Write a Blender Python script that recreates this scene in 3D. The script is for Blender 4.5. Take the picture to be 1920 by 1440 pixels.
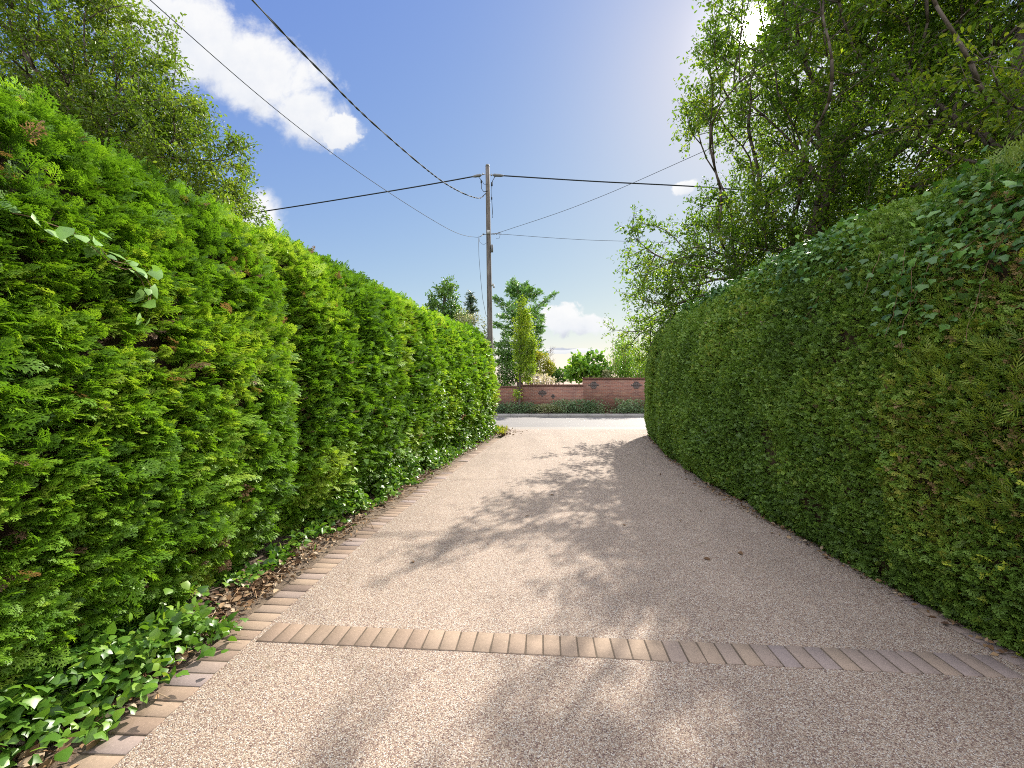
import bpy, math, random
import numpy as np
from mathutils import Vector

for o in list(bpy.data.objects):
    bpy.data.objects.remove(o, do_unlink=True)
SC = bpy.context.scene
COL = SC.collection
R = math.radians

# ------------------------------------------------------------------ camera
cam = bpy.data.cameras.new('camera')
cam.lens = 15.19
cam.sensor_width = 36.0
cam.clip_start = 0.05
cam.clip_end = 3000
co = bpy.data.objects.new('camera', cam)
COL.objects.link(co)
co.location = (0, 0, 1.6)
co.rotation_euler = (R(90), 0, 0)
SC.camera = co
F = 810.0                       # focal length in photo pixels (1920 wide)

# ------------------------------------------------------------------ light
SUN_DIR = Vector((0.5617, 1.0, 0.821)).normalized()
SUN_EL = math.asin(SUN_DIR.z)
SUN_AZ = math.atan2(SUN_DIR.x, SUN_DIR.y)
sun = bpy.data.lights.new('sun', 'SUN')
sun.energy = 2.5
sun.angle = R(0.53)
sun.color = (1.0, 0.93, 0.82)
so = bpy.data.objects.new('sun', sun)
COL.objects.link(so)
so.rotation_euler = (-SUN_DIR).to_track_quat('-Z', 'Y').to_euler()
so.location = (20, 36, 30)

SC.view_settings.view_transform = 'Standard'
SC.view_settings.look = 'None'
SC.view_settings.gamma = 1.0
SC.view_settings.exposure = 2.05
SC.render.engine = 'CYCLES'
SC.cycles.max_bounces = 7
SC.cycles.diffuse_bounces = 4
SC.cycles.transmission_bounces = 5
SC.cycles.glossy_bounces = 2
SC.cycles.transparent_max_bounces = 4
SC.cycles.use_denoising = False
SC.cycles.filter_width = 1.0
SC.cycles.sample_clamp_indirect = 6.0
SC.cycles.caustics_reflective = False
SC.cycles.caustics_refractive = False

# ------------------------------------------------------------------ world
W = bpy.data.worlds.new('World')
SC.world = W
W.use_nodes = True
nt = W.node_tree
nt.nodes.clear()


class NB:
    """small node-building helper"""
    def __init__(self, nt):
        self.nt = nt

    def n(self, t, **kw):
        x = self.nt.nodes.new(t)
        for k, v in kw.items():
            setattr(x, k, v)
        return x

    def l(self, a, b):
        self.nt.links.new(a, b)

    def m(self, op, a, b=None, c=None, clamp=False):
        x = self.n('ShaderNodeMath', operation=op)
        x.use_clamp = clamp
        for i, v in enumerate((a, b, c)):
            if v is None:
                continue
            if isinstance(v, (int, float)):
                x.inputs[i].default_value = v
            else:
                self.l(v, x.inputs[i])
        return x.outputs[0]

    def mix(self, f, a, b, mode='MIX'):
        x = self.n('ShaderNodeMix', data_type='RGBA', blend_type=mode)
        for s, v in ((x.inputs[0], f), (x.inputs[6], a), (x.inputs[7], b)):
            if isinstance(v, (int, float)):
                s.default_value = v
            elif isinstance(v, (tuple, list)):
                s.default_value = (*v, 1) if len(v) == 3 else v
            else:
                self.l(v, s)
        return x.outputs[2]

    def ramp(self, f, stops, interp='LINEAR'):
        x = self.n('ShaderNodeValToRGB')
        cr = x.color_ramp
        cr.interpolation = interp
        while len(cr.elements) < len(stops):
            cr.elements.new(0.5)
        for e, (p, c) in zip(cr.elements, stops):
            e.position = p
            e.color = (*c, 1)
        self.l(f, x.inputs[0])
        return x.outputs[0]

    def noise(self, vec, scale, detail=4, rough=0.55, dist=0.0):
        x = self.n('ShaderNodeTexNoise')
        x.inputs['Scale'].default_value = scale
        x.inputs['Detail'].default_value = detail
        x.inputs['Roughness'].default_value = rough
        x.inputs['Distortion'].default_value = dist
        if vec is not None:
            self.l(vec, x.inputs['Vector'])
        return x.outputs[0]


nb = NB(nt)
SKY_STRENGTH = 0.15
sky = nb.n('ShaderNodeTexSky', sky_type='NISHITA')
sky.sun_disc = False
sky.sun_elevation = SUN_EL
sky.sun_rotation = SUN_AZ
sky.air_density = 1.0
sky.dust_density = 0.25
sky.ozone_density = 2.0
sc1 = nb.n('ShaderNodeVectorMath', operation='MULTIPLY')
nb.l(sky.outputs[0], sc1.inputs[0])
sc1.inputs[1].default_value = tuple(0.62 * k_ for k_ in (0.41, 0.475, 2.1))
sc2 = nb.n('ShaderNodeVectorMath', operation='MULTIPLY_ADD')
nb.l(sky.outputs[0], sc2.inputs[0])
sc2.inputs[1].default_value = (0.040, 0.090, 0.85)
sc2.inputs[2].default_value = (1.0,) * 3
hs = nb.n('ShaderNodeVectorMath', operation='DIVIDE')
nb.l(sc1.outputs[0], hs.inputs[0])
nb.l(sc2.outputs[0], hs.inputs[1])
tc = nb.n('ShaderNodeTexCoord')
sep = nb.n('ShaderNodeSeparateXYZ')
nb.l(tc.outputs['Generated'], sep.inputs[0])
dx, dy, dz = sep.outputs
ysafe = nb.m('MAXIMUM', dy, 0.05)
px = nb.m('DIVIDE', dx, ysafe)
pz = nb.m('DIVIDE', dz, ysafe)
cmb = nb.n('ShaderNodeCombineXYZ')
nb.l(px, cmb.inputs[0])
nb.l(pz, cmb.inputs[1])
cvec = cmb.outputs[0]
# clouds: (tan azimuth, tan elevation, half length, half height, roll)
CLOUDS = [(-0.74, 0.80, 0.40, 0.135, -30), (-0.60, 0.73, 0.25, 0.13, -33), (-0.47, 0.625, 0.15, 0.085, -25), (-0.40, 0.585, 0.06, 0.05, 0),
          (-0.590, 0.395, 0.068, 0.072, -30), (0.115, 0.150, 0.062, 0.045, 0), (0.165, 0.138, 0.085, 0.028, -5), (0.12, 0.077, 0.10, 0.008, 0),
          (0.40, 0.455, 0.035, 0.018, 20), (1.05, 0.55, 0.30, 0.12, -20),
          (0.80, 0.47, 0.14, 0.06, 0), (0.5, 0.12, 0.1, 0.04, 0)]
best = None
best2 = None
under = None
for (cx, cz, a, b, rot) in CLOUDS:
    ca, sa = math.cos(R(rot)), math.sin(R(rot))
    ux = nb.m('SUBTRACT', px, cx)
    uz = nb.m('SUBTRACT', pz, cz)
    p = nb.m('DIVIDE', nb.m('ADD', nb.m('MULTIPLY', ux, ca), nb.m('MULTIPLY', uz, sa)), a)
    q = nb.m('DIVIDE', nb.m('ADD', nb.m('MULTIPLY', ux, -sa), nb.m('MULTIPLY', uz, ca)), b)
    d = nb.m('SQRT', nb.m('ADD', nb.m('MULTIPLY', p, p), nb.m('MULTIPLY', q, q)))
    v = nb.m('SUBTRACT', 1.0, d)
    if b < 0.06:
        best2 = v if best2 is None else nb.m('MAXIMUM', best2, v)
    else:
        best = v if best is None else nb.m('MAXIMUM', best, v)
    un = nb.m('MULTIPLY', nb.m('SUBTRACT', 0.5, nb.m('MULTIPLY', q, 0.6)), nb.m('GREATER_THAN', v, -0.6))
    under = un if under is None else nb.m('MAXIMUM', under, un)
n1 = nb.noise(cvec, 9.0, 9, 0.62, 0.25)
n2 = nb.noise(cvec, 3.2, 4, 0.5)
dens = nb.m('ADD', nb.m('MULTIPLY', best, 1.35), nb.m('MULTIPLY', nb.m('SUBTRACT', n1, 0.51), 2.3))
dens = nb.m('MULTIPLY_ADD', nb.m('SUBTRACT', n2, 0.5), 0.5, dens)
mr = nb.n('ShaderNodeMapRange', interpolation_type='SMOOTHSTEP')
nb.l(dens, mr.inputs[0])
mr.inputs[1].default_value = 0.0
mr.inputs[2].default_value = 0.75
dens2 = nb.m('MULTIPLY_ADD', nb.m('SUBTRACT', nb.noise(cvec, 30.0, 7, 0.6, 0.2), 0.5), 2.2, nb.m('MULTIPLY', best2, 1.7))
mr2 = nb.n('ShaderNodeMapRange', interpolation_type='SMOOTHSTEP')
nb.l(dens2, mr2.inputs[0])
mr2.inputs[1].default_value = 0.05
mr2.inputs[2].default_value = 0.55
alpha = nb.m('MULTIPLY', nb.m('MAXIMUM', mr.outputs[0], mr2.outputs[0]), nb.m('GREATER_THAN', dy, 0.06))
alpha = nb.m('MULTIPLY', alpha, 0.96)
K = 1.0 / SKY_STRENGTH
shade = nb.m('ADD', nb.m('MULTIPLY', under, 0.40), nb.m('MULTIPLY', nb.noise(cvec, 14.0, 5, 0.6), 0.62))
ccol = nb.ramp(shade, [(0.42, (0.84 * K * .1,) * 3), (0.66, (0.74 * K * .1, 0.76 * K * .1, 0.80 * K * .1)),
                       (0.9, (0.50 * K * .1, 0.53 * K * .1, 0.62 * K * .1))])
cl = nb.n('ShaderNodeVectorMath', operation='SCALE')
nb.l(ccol, cl.inputs[0])
cl.inputs['Scale'].default_value = 2.85
# bright air round the sun
dt = nb.n('ShaderNodeVectorMath', operation='DOT_PRODUCT')
nrm = nb.n('ShaderNodeVectorMath', operation='NORMALIZE')
nb.l(tc.outputs['Generated'], nrm.inputs[0])
nb.l(nrm.outputs[0], dt.inputs[0])
dt.inputs[1].default_value = SUN_DIR
dpos = nb.m('MAXIMUM', dt.outputs['Value'], 0.0)
g1 = nb.m('MULTIPLY', nb.m('POWER', dpos, 12000.0), 220.0)
g2 = nb.m('MULTIPLY', nb.m('POWER', dpos, 400.0), 0.8)
g3 = nb.m('MULTIPLY', nb.m('POWER', dpos, 30.0), 0.06)
glow = nb.m('ADD', nb.m('ADD', g1, g2), g3)
gl = nb.n('ShaderNodeVectorMath', operation='SCALE')
gl.inputs[0].default_value = (1.0, 0.97, 0.92)
nb.l(glow, gl.inputs['Scale'])
skyadd = nb.mix(1.0, hs.outputs[0], gl.outputs[0], 'ADD')
front = nb.mix(alpha, skyadd, cl.outputs[0])
# bright cloud added out of view, behind the camera and overhead, as fill light
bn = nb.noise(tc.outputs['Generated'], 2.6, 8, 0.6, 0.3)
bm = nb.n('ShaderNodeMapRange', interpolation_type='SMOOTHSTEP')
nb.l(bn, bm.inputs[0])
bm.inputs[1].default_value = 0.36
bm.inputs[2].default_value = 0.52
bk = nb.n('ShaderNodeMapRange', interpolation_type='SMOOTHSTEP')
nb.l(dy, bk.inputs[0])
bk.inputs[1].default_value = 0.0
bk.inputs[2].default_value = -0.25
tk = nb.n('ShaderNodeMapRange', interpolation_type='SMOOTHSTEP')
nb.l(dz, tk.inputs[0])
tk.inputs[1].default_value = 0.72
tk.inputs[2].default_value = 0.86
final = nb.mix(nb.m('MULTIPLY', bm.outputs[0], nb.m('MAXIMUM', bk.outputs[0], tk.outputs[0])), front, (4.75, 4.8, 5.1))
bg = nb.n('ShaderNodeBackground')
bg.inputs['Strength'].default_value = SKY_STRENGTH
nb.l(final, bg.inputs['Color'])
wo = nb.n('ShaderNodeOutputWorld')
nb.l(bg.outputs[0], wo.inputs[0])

# ------------------------------------------------------------------ helpers


def tag(o, label=None, cat=None, group=None, kind=None):
    if label:
        o['label'] = label
    if cat:
        o['category'] = cat
    if group:
        o['group'] = group
    if kind:
        o['kind'] = kind
    return o


def empty(name, loc=(0, 0, 0)):
    o = bpy.data.objects.new(name, None)
    o.empty_display_size = 0.2
    COL.objects.link(o)
    o.location = loc
    return o


def link(name, me, mat, parent=None):
    o = bpy.data.objects.new(name, me)
    COL.objects.link(o)
    if mat:
        me.materials.append(mat)
    if parent:
        o.parent = parent
        o.matrix_parent_inverse.identity()
        o.location = -parent.location
    return o


class Soup:
    """quads collected in numpy arrays, built as one mesh with a point attribute 'tint'"""
    def __init__(self):
        self.v, self.f, self.t, self.n = [], [], [], 0

    def add(self, v, f, t=0.5):
        v = np.asarray(v, float)
        f = np.asarray(f, int)
        self.v.append(v)
        self.f.append(f + self.n)
        self.t.append(np.broadcast_to(np.asarray(t, float), (len(v),)))
        self.n += len(v)

    def inst(self, tmpl, pos, X, Y, Z, scale, tint):
        tv, tf = tmpl
        n = len(pos)
        if n == 0:
            return
        s = np.broadcast_to(np.asarray(scale, float), (n,))[:, None, None]
        v = pos[:, None, :] + s * (tv[None, :, 0:1] * X[:, None, :] + tv[None, :, 1:2] * Y[:, None, :] + tv[None, :, 2:3] * Z[:, None, :])
        k = len(tv)
        f = (tf[None, :, :] + (np.arange(n) * k)[:, None, None]).reshape(-1, 4)
        t = np.repeat(np.broadcast_to(np.asarray(tint, float), (n,)), k)
        self.add(v.reshape(-1, 3), f, t)

    def build(self, name, mat, parent=None, smooth=False):
        V = np.concatenate(self.v).astype(np.float32)
        Fq = np.concatenate(self.f).astype(np.int32)
        T = np.concatenate(self.t).astype(np.float32)
        me = bpy.data.meshes.new(name)
        me.vertices.add(len(V))
        me.vertices.foreach_set('co', V.ravel())
        me.loops.add(Fq.size)
        me.loops.foreach_set('vertex_index', Fq.ravel())
        me.polygons.add(len(Fq))
        me.polygons.foreach_set('loop_start', np.arange(len(Fq), dtype=np.int32) * 4)
        if smooth:
            me.polygons.foreach_set('use_smooth', np.ones(len(Fq), dtype=bool))
        at = me.attributes.new('tint', 'FLOAT', 'POINT')
        at.data.foreach_set('value', T)
        me.update(calc_edges=True)
        me.validate()
        return link(name, me, mat, parent)


def unit(a):
    return a / np.maximum(np.linalg.norm(a, axis=-1, keepdims=True), 1e-9)


_rg = np.random.default_rng(5)
_GR = _rg.random((32, 32, 32))


def vnoise(p, scale=1.0, off=0.0):
    """smooth value noise, 0..1, on (n,3) points"""
    q = np.asarray(p, float) * scale + off + 1000.0
    i = np.floor(q).astype(int)
    f = q - i
    f = f * f * (3 - 2 * f)
    out = 0
    for a in (0, 1):
        for b in (0, 1):
            for c in (0, 1):
                w = (f[..., 0] if a else 1 - f[..., 0]) * (f[..., 1] if b else 1 - f[..., 1]) * (f[..., 2] if c else 1 - f[..., 2])
                out = out + w * _GR[(i[..., 0] + a) % 32, (i[..., 1] + b) % 32, (i[..., 2] + c) % 32]
    return out


def fbm(p, scale, oct=3, off=0.0):
    s, a, t = 0, 1.0, 0
    for k in range(oct):
        s = s + a * vnoise(p, scale * 2 ** k, off + 7.3 * k)
        t += a
        a *= 0.5
    return s / t


def tube(soup, pts, rad, sides=6, tint=0.5):
    """a connected tube along pts"""
    pts = np.asarray(pts, float)
    n = len(pts)
    rad = np.broadcast_to(np.asarray(rad, float), (n,))
    T = np.gradient(pts, axis=0)
    T = unit(T)
    ref = np.array([0.0, 0, 1]) if abs(T[0, 2]) < 0.9 else np.array([1.0, 0, 0])
    X = unit(np.cross(T, ref))
    bad = np.linalg.norm(np.cross(T, ref), axis=1) < 1e-3
    X[bad] = np.array([0, 1.0, 0])
    Y = np.cross(T, X)
    a = np.arange(sides) * 2 * np.pi / sides
    ring = np.cos(a)[None, :, None] * X[:, None, :] + np.sin(a)[None, :, None] * Y[:, None, :]
    V = (pts[:, None, :] + rad[:, None, None] * ring).reshape(-1, 3)
    Fq = []
    for i in range(n - 1):
        for j in range(sides):
            k = (j + 1) % sides
            Fq.append((i * sides + j, i * sides + k, (i + 1) * sides + k, (i + 1) * sides + j))
    # caps as quads (sides must be even) via fans of quads
    if sides == 4:
        Fq.append((0, 3, 2, 1))
        b = (n - 1) * 4
        Fq.append((b, b + 1, b + 2, b + 3))
    elif sides == 6:
        b = (n - 1) * 6
        Fq += [(0, 5, 4, 3), (0, 3, 2, 1), (b, b + 1, b + 2, b + 3), (b, b + 3, b + 4, b + 5)]
    elif sides == 8:
        b = (n - 1) * 8
        Fq += [(0, 7, 6, 5), (0, 5, 4, 3), (0, 3, 2, 1), (b, b + 1, b + 2, b + 3), (b, b + 3, b + 4, b + 5), (b, b + 5, b + 6, b + 7)]
    soup.add(V, Fq, tint)


def box(soup, c, s, rotz=0.0, tint=0.5, bev=0.0):
    cx, cy, cz = c
    hx, hy, hz = s[0] / 2, s[1] / 2, s[2] / 2
    if bev <= 0:
        P = [(x, y, z) for z in (-hz, hz) for (x, y) in ((-hx, -hy), (hx, -hy), (hx, hy), (-hx, hy))]
        Fq = [(0, 3, 2, 1), (4, 5, 6, 7), (0, 1, 5, 4), (1, 2, 6, 5), (2, 3, 7, 6), (3, 0, 4, 7)]
    else:
        b = bev
        P = [(x, y, z) for (z, e) in ((-hz, 0), (hz - b, 0), (hz, b)) for (x, y) in ((-hx + e, -hy + e), (hx - e, -hy + e), (hx - e, hy - e), (-hx + e, hy - e))]
        Fq = [(0, 3, 2, 1), (8, 9, 10, 11)]
        for l in (0, 4):
            for j in range(4):
                k = (j + 1) % 4
                Fq.append((l + j, l + k, l + 4 + k, l + 4 + j))
    P = np.array(P)
    c_, s_ = math.cos(rotz), math.sin(rotz)
    Q = np.stack([P[:, 0] * c_ - P[:, 1] * s_ + cx, P[:, 0] * s_ + P[:, 1] * c_ + cy, P[:, 2] + cz], 1)
    soup.add(Q, Fq, tint)


# ------------------------------------------------------------------ materials


def new_mat(name):
    m = bpy.data.materials.new(name)
    m.use_nodes = True
    m.node_tree.nodes.clear()
    b = NB(m.node_tree)
    out = b.n('ShaderNodeOutputMaterial')
    return m, b, out


def leaf_mat(name, stops, trans=0.35, rough=0.45, spec=0.35, tgain=1.25, tcol=(1.0, 1.0, 0.45)):
    m, b, out = new_mat(name)
    at = b.n('ShaderNodeAttribute', attribute_name='tint')
    col = b.ramp(at.outputs['Fac'], stops)
    pb = b.n('ShaderNodeBsdfPrincipled')
    b.l(col, pb.inputs['Base Color'])
    pb.inputs['Roughness'].default_value = rough
    pb.inputs['Specular IOR Level'].default_value = spec
    tr = b.n('ShaderNodeBsdfTranslucent')
    tcl = b.mix(1.0, col, tuple(c * tgain for c in tcol), 'MULTIPLY')
    b.l(tcl, tr.inputs['Color'])
    mx = b.n('ShaderNodeMixShader')
    mx.inputs[0].default_value = trans
    b.l(pb.outputs[0], mx.inputs[1])
    b.l(tr.outputs[0], mx.inputs[2])
    b.l(mx.outputs[0], out.inputs[0])
    return m


def flat_mat(name, col, rough=0.6, spec=0.4, metal=0.0, var=0.25, scale=20.0, bump=0.0):
    m, b, out = new_mat(name)
    tcn = b.n('ShaderNodeTexCoord')
    nz = b.noise(tcn.outputs['Object'], scale, 5, 0.6)
    c = b.mix(nz, tuple(x * (1 - var) for x in col), tuple(min(1, x * (1 + var)) for x in col))
    pb = b.n('ShaderNodeBsdfPrincipled')
    b.l(c, pb.inputs['Base Color'])
    pb.inputs['Roughness'].default_value = rough
    pb.inputs['Specular IOR Level'].default_value = spec
    pb.inputs['Metallic'].default_value = metal
    if bump:
        bp = b.n('ShaderNodeBump')
        bp.inputs['Strength'].default_value = bump
        bp.inputs['Distance'].default_value = 0.01
        b.l(nz, bp.inputs['Height'])
        b.l(bp.outputs[0], pb.inputs['Normal'])
    b.l(pb.outputs[0], out.inputs[0])
    return m


def bark_mat(name, c1, c2):
    m, b, out = new_mat(name)
    tcn = b.n('ShaderNodeTexCoord')
    mp = b.n('ShaderNodeMapping')
    mp.inputs['Scale'].default_value = (14, 14, 3)
    b.l(tcn.outputs['Object'], mp.inputs[0])
    nz = b.noise(mp.outputs[0], 1.0, 6, 0.65)
    c = b.ramp(nz, [(0.3, c1), (0.7, c2)])
    pb = b.n('ShaderNodeBsdfPrincipled')
    b.l(c, pb.inputs['Base Color'])
    pb.inputs['Roughness'].default_value = 0.85
    bp = b.n('ShaderNodeBump')
    bp.inputs['Strength'].default_value = 0.6
    bp.inputs['Distance'].default_value = 0.02
    b.l(nz, bp.inputs['Height'])
    b.l(bp.outputs[0], pb.inputs['Normal'])
    b.l(pb.outputs[0], out.inputs[0])
    return m


def tint_mat(name, stops, rough=0.85, spec=0.25, noise_amt=0.3, scale=60, bump=0.3):
    m, b, out = new_mat(name)
    at = b.n('ShaderNodeAttribute', attribute_name='tint')
    col = b.ramp(at.outputs['Fac'], stops)
    tcn = b.n('ShaderNodeTexCoord')
    nz = b.noise(tcn.outputs['Object'], scale, 6, 0.65)
    nz2 = b.noise(tcn.outputs['Object'], 3.0, 4, 0.6)
    k = b.m('MULTIPLY_ADD', b.m('ADD', b.m('SUBTRACT', nz, 0.5), b.m('SUBTRACT', nz2, 0.5)), noise_amt * 2, 1.0)
    vm = b.n('ShaderNodeVectorMath', operation='SCALE')
    b.l(col, vm.inputs[0])
    b.l(k, vm.inputs['Scale'])
    pb = b.n('ShaderNodeBsdfPrincipled')
    b.l(vm.outputs[0], pb.inputs['Base Color'])
    pb.inputs['Roughness'].default_value = rough
    pb.inputs['Specular IOR Level'].default_value = spec
    bp = b.n('ShaderNodeBump')
    bp.inputs['Strength'].default_value = bump
    bp.inputs['Distance'].default_value = 0.004
    b.l(nz, bp.inputs['Height'])
    b.l(bp.outputs[0], pb.inputs['Normal'])
    b.l(pb.outputs[0], out.inputs[0])
    return m


def gravel_mat():
    """resin-bound gravel: small stones of mixed colours"""
    m, b, out = new_mat('resin_gravel')
    tcn = b.n('ShaderNodeTexCoord')
    P = tcn.outputs['Object']
    vo = b.n('ShaderNodeTexVoronoi')
    vo.inputs['Scale'].default_value = 195.0
    b.l(P, vo.inputs['Vector'])
    wn = b.n('ShaderNodeSeparateColor')
    b.l(vo.outputs['Color'], wn.inputs[0])
    stone = b.ramp(wn.outputs[0], [(0.0, (0.16, 0.10, 0.09)), (0.12, (0.30, 0.19, 0.165)), (0.30, (0.43, 0.305, 0.23)), (0.5, (0.57, 0.43, 0.315)),
                                   (0.72, (0.68, 0.55, 0.425)), (0.88, (0.77, 0.68, 0.57)), (1.0, (0.82, 0.78, 0.72))])
    # dark resin between the stones
    gap = b.n('ShaderNodeMapRange')
    b.l(vo.outputs['Distance'], gap.inputs[0])
    gap.inputs[1].default_value = 0.45
    gap.inputs[2].default_value = 0.8
    c = b.mix(b.m('MULTIPLY', gap.outputs[0], 0.55), stone, (0.16, 0.115, 0.085))
    n_l = b.noise(P, 0.9, 5, 0.6)
    n_m = b.noise(P, 6.0, 5, 0.6)
    k = b.m('ADD', b.m('MULTIPLY', n_l, 0.34), b.m('MULTIPLY', n_m, 0.18))
    k = b.m('ADD', k, 0.60)
    mt_ = b.n('ShaderNodeMapping')
    mt_.inputs['Scale'].default_value = (1.5, 0.10, 1)
    b.l(P, mt_.inputs[0])
    trk = b.noise(mt_.outputs[0], 1.3, 3, 0.5)
    k = b.m('MULTIPLY', k, b.m('MULTIPLY_ADD', b.m('SUBTRACT', trk, 0.5), 0.40, 1.0))
    spot = b.n('ShaderNodeMapRange')
    b.l(b.noise(P, 2.1, 6, 0.7), spot.inputs[0])
    spot.inputs[1].default_value = 0.60
    spot.inputs[2].default_value = 0.76
    k = b.m('MULTIPLY', k, b.m('MULTIPLY_ADD', spot.outputs[0], -0.30, 1.0))
    k = b.m('MULTIPLY', k, 0.65)
    vm = b.n('ShaderNodeVectorMath', operation='SCALE')
    b.l(c, vm.inputs[0])
    b.l(k, vm.inputs['Scale'])
    # hair cracks with a little moss: edges of big distorted cells, only here and there
    nv = b.n('ShaderNodeTexNoise')
    nv.inputs['Scale'].default_value = 3.0
    nv.inputs['Detail'].default_value = 6
    b.l(P, nv.inputs['Vector'])
    dv = b.n('ShaderNodeVectorMath', operation='MULTIPLY_ADD')
    b.l(nv.outputs['Color'], dv.inputs[0])
    dv.inputs[1].default_value = (0.5, 0.5, 0.0)
    b.l(P, dv.inputs[2])
    v2 = b.n('ShaderNodeTexVoronoi', feature='DISTANCE_TO_EDGE')
    v2.inputs['Scale'].default_value = 0.55
    b.l(dv.outputs[0], v2.inputs['Vector'])
    cr = b.m('LESS_THAN', v2.outputs['Distance'], 0.0020)
    msk = b.n('ShaderNodeMapRange')
    b.l(b.noise(P, 1.1, 2, 0.5), msk.inputs[0])
    msk.inputs[1].default_value = 0.5
    msk.inputs[2].default_value = 0.6
    c2 = b.mix(b.m('MULTIPLY', b.m('MULTIPLY', cr, msk.outputs[0]), 0.5), vm.outputs[0], (0.14, 0.11, 0.07))
    # moss specks and washed-in dirt
    mo = b.n('ShaderNodeMapRange')
    b.l(b.noise(P, 3.4, 7, 0.75), mo.inputs[0])
    mo.inputs[1].default_value = 0.66
    mo.inputs[2].default_value = 0.74
    c2 = b.mix(b.m('MULTIPLY', mo.outputs[0], 0.45), c2, (0.10, 0.085, 0.045))
    pb = b.n('ShaderNodeBsdfPrincipled')
    b.l(c2, pb.inputs['Base Color'])
    pb.inputs['Roughness'].default_value = 0.8
    pb.inputs['Specular IOR Level'].default_value = 0.25
    bp = b.n('ShaderNodeBump')
    bp.inputs['Strength'].default_value = 0.7
    bp.inputs['Distance'].default_value = 0.004
    inv = b.m('SUBTRACT', 1.0, vo.outputs['Distance'])
    b.l(inv, bp.inputs['Height'])
    b.l(bp.outputs[0], pb.inputs['Normal'])
    b.l(pb.outputs[0], out.inputs[0])
    return m


def asphalt_mat(name, base, var=0.35):
    m, b, out = new_mat(name)
    tcn = b.n('ShaderNodeTexCoord')
    P = tcn.outputs['Object']
    a = b.noise(P, 140.0, 3, 0.7)
    mp = b.n('ShaderNodeMapping')
    mp.inputs['Scale'].default_value = (0.25, 1.6, 1)
    b.l(P, mp.inputs[0])
    l = b.noise(mp.outputs[0], 1.2, 5, 0.6)
    k = b.m('ADD', b.m('MULTIPLY', a, var * 1.2), b.m('MULTIPLY', l, var * 1.5))
    k = b.m('ADD', k, 1 - var * 1.3)
    vm = b.n('ShaderNodeVectorMath', operation='SCALE')
    vm.inputs[0].default_value = base
    b.l(k, vm.inputs['Scale'])
    pb = b.n('ShaderNodeBsdfPrincipled')
    b.l(vm.outputs[0], pb.inputs['Base Color'])
    pb.inputs['Roughness'].default_value = 0.75
    bp = b.n('ShaderNodeBump')
    bp.inputs['Strength'].default_value = 0.4
    bp.inputs['Distance'].default_value = 0.004
    b.l(a, bp.inputs['Height'])
    b.l(bp.outputs[0], pb.inputs['Normal'])
    b.l(pb.outputs[0], out.inputs[0])
    return m


def brick_mat():
    m, b, out = new_mat('red_brickwork')
    tcn = b.n('ShaderNodeTexCoord')
    sp = b.n('ShaderNodeSeparateXYZ')
    b.l(tcn.outputs['Object'], sp.inputs[0])
    cb = b.n('ShaderNodeCombineXYZ')
    b.l(sp.outputs[0], cb.inputs[0])
    b.l(sp.outputs[2], cb.inputs[1])
    bt = b.n('ShaderNodeTexBrick')
    b.l(cb.outputs[0], bt.inputs['Vector'])
    bt.inputs['Scale'].default_value = 1.0
    bt.inputs['Brick Width'].default_value = 0.225
    bt.inputs['Row Height'].default_value = 0.075
    bt.inputs['Mortar Size'].default_value = 0.006
    bt.inputs['Mortar Smooth'].default_value = 0.2
    bt.inputs['Color1'].default_value = (0.29, 0.115, 0.07, 1)
    bt.inputs['Color2'].default_value = (0.17, 0.068, 0.048, 1)
    bt.inputs['Mortar'].default_value = (0.32, 0.25, 0.20, 1)
    mp = b.n('ShaderNodeMapping')
    mp.inputs['Scale'].default_value = (1.6, 6.5, 1)
    b.l(cb.outputs[0], mp.inputs[0])
    nz = b.noise(mp.outputs[0], 1.0, 4, 0.6)
    pale = b.n('ShaderNodeMapRange')
    b.l(nz, pale.inputs[0])
    pale.inputs[1].default_value = 0.55
    pale.inputs[2].default_value = 0.72
    c = b.mix(b.m('MULTIPLY', pale.outputs[0], 0.75), bt.outputs['Color'], (0.40, 0.26, 0.17))
    nz2 = b.noise(cb.outputs[0], 1.3, 5, 0.6)
    c = b.mix(b.m('MULTIPLY', nz2, 0.6), c, (0.11, 0.06, 0.048))
    pb = b.n('ShaderNodeBsdfPrincipled')
    b.l(c, pb.inputs['Base Color'])
    pb.inputs['Roughness'].default_value = 0.85
    b.l(pb.outputs[0], out.inputs[0])
    return m


def soil_mat():
    m, b, out = new_mat('dry_soil')
    tcn = b.n('ShaderNodeTexCoord')
    P = tcn.outputs['Object']
    a = b.noise(P, 45.0, 6, 0.7)
    l = b.noise(P, 4.0, 4, 0.6)
    c = b.ramp(b.m('ADD', b.m('MULTIPLY', a, 0.7), b.m('MULTIPLY', l, 0.3)),
               [(0.3, (0.07, 0.045, 0.03)), (0.5, (0.14, 0.10, 0.065)), (0.7, (0.22, 0.165, 0.115))])
    pb = b.n('ShaderNodeBsdfPrincipled')
    b.l(c, pb.inputs['Base Color'])
    pb.inputs['Roughness'].default_value = 0.9
    bp = b.n('ShaderNodeBump')
    bp.inputs['Strength'].default_value = 1.0
    bp.inputs['Distance'].default_value = 0.02
    b.l(a, bp.inputs['Height'])
    b.l(bp.outputs[0], pb.inputs['Normal'])
    b.l(pb.outputs[0], out.inputs[0])
    return m


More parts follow.
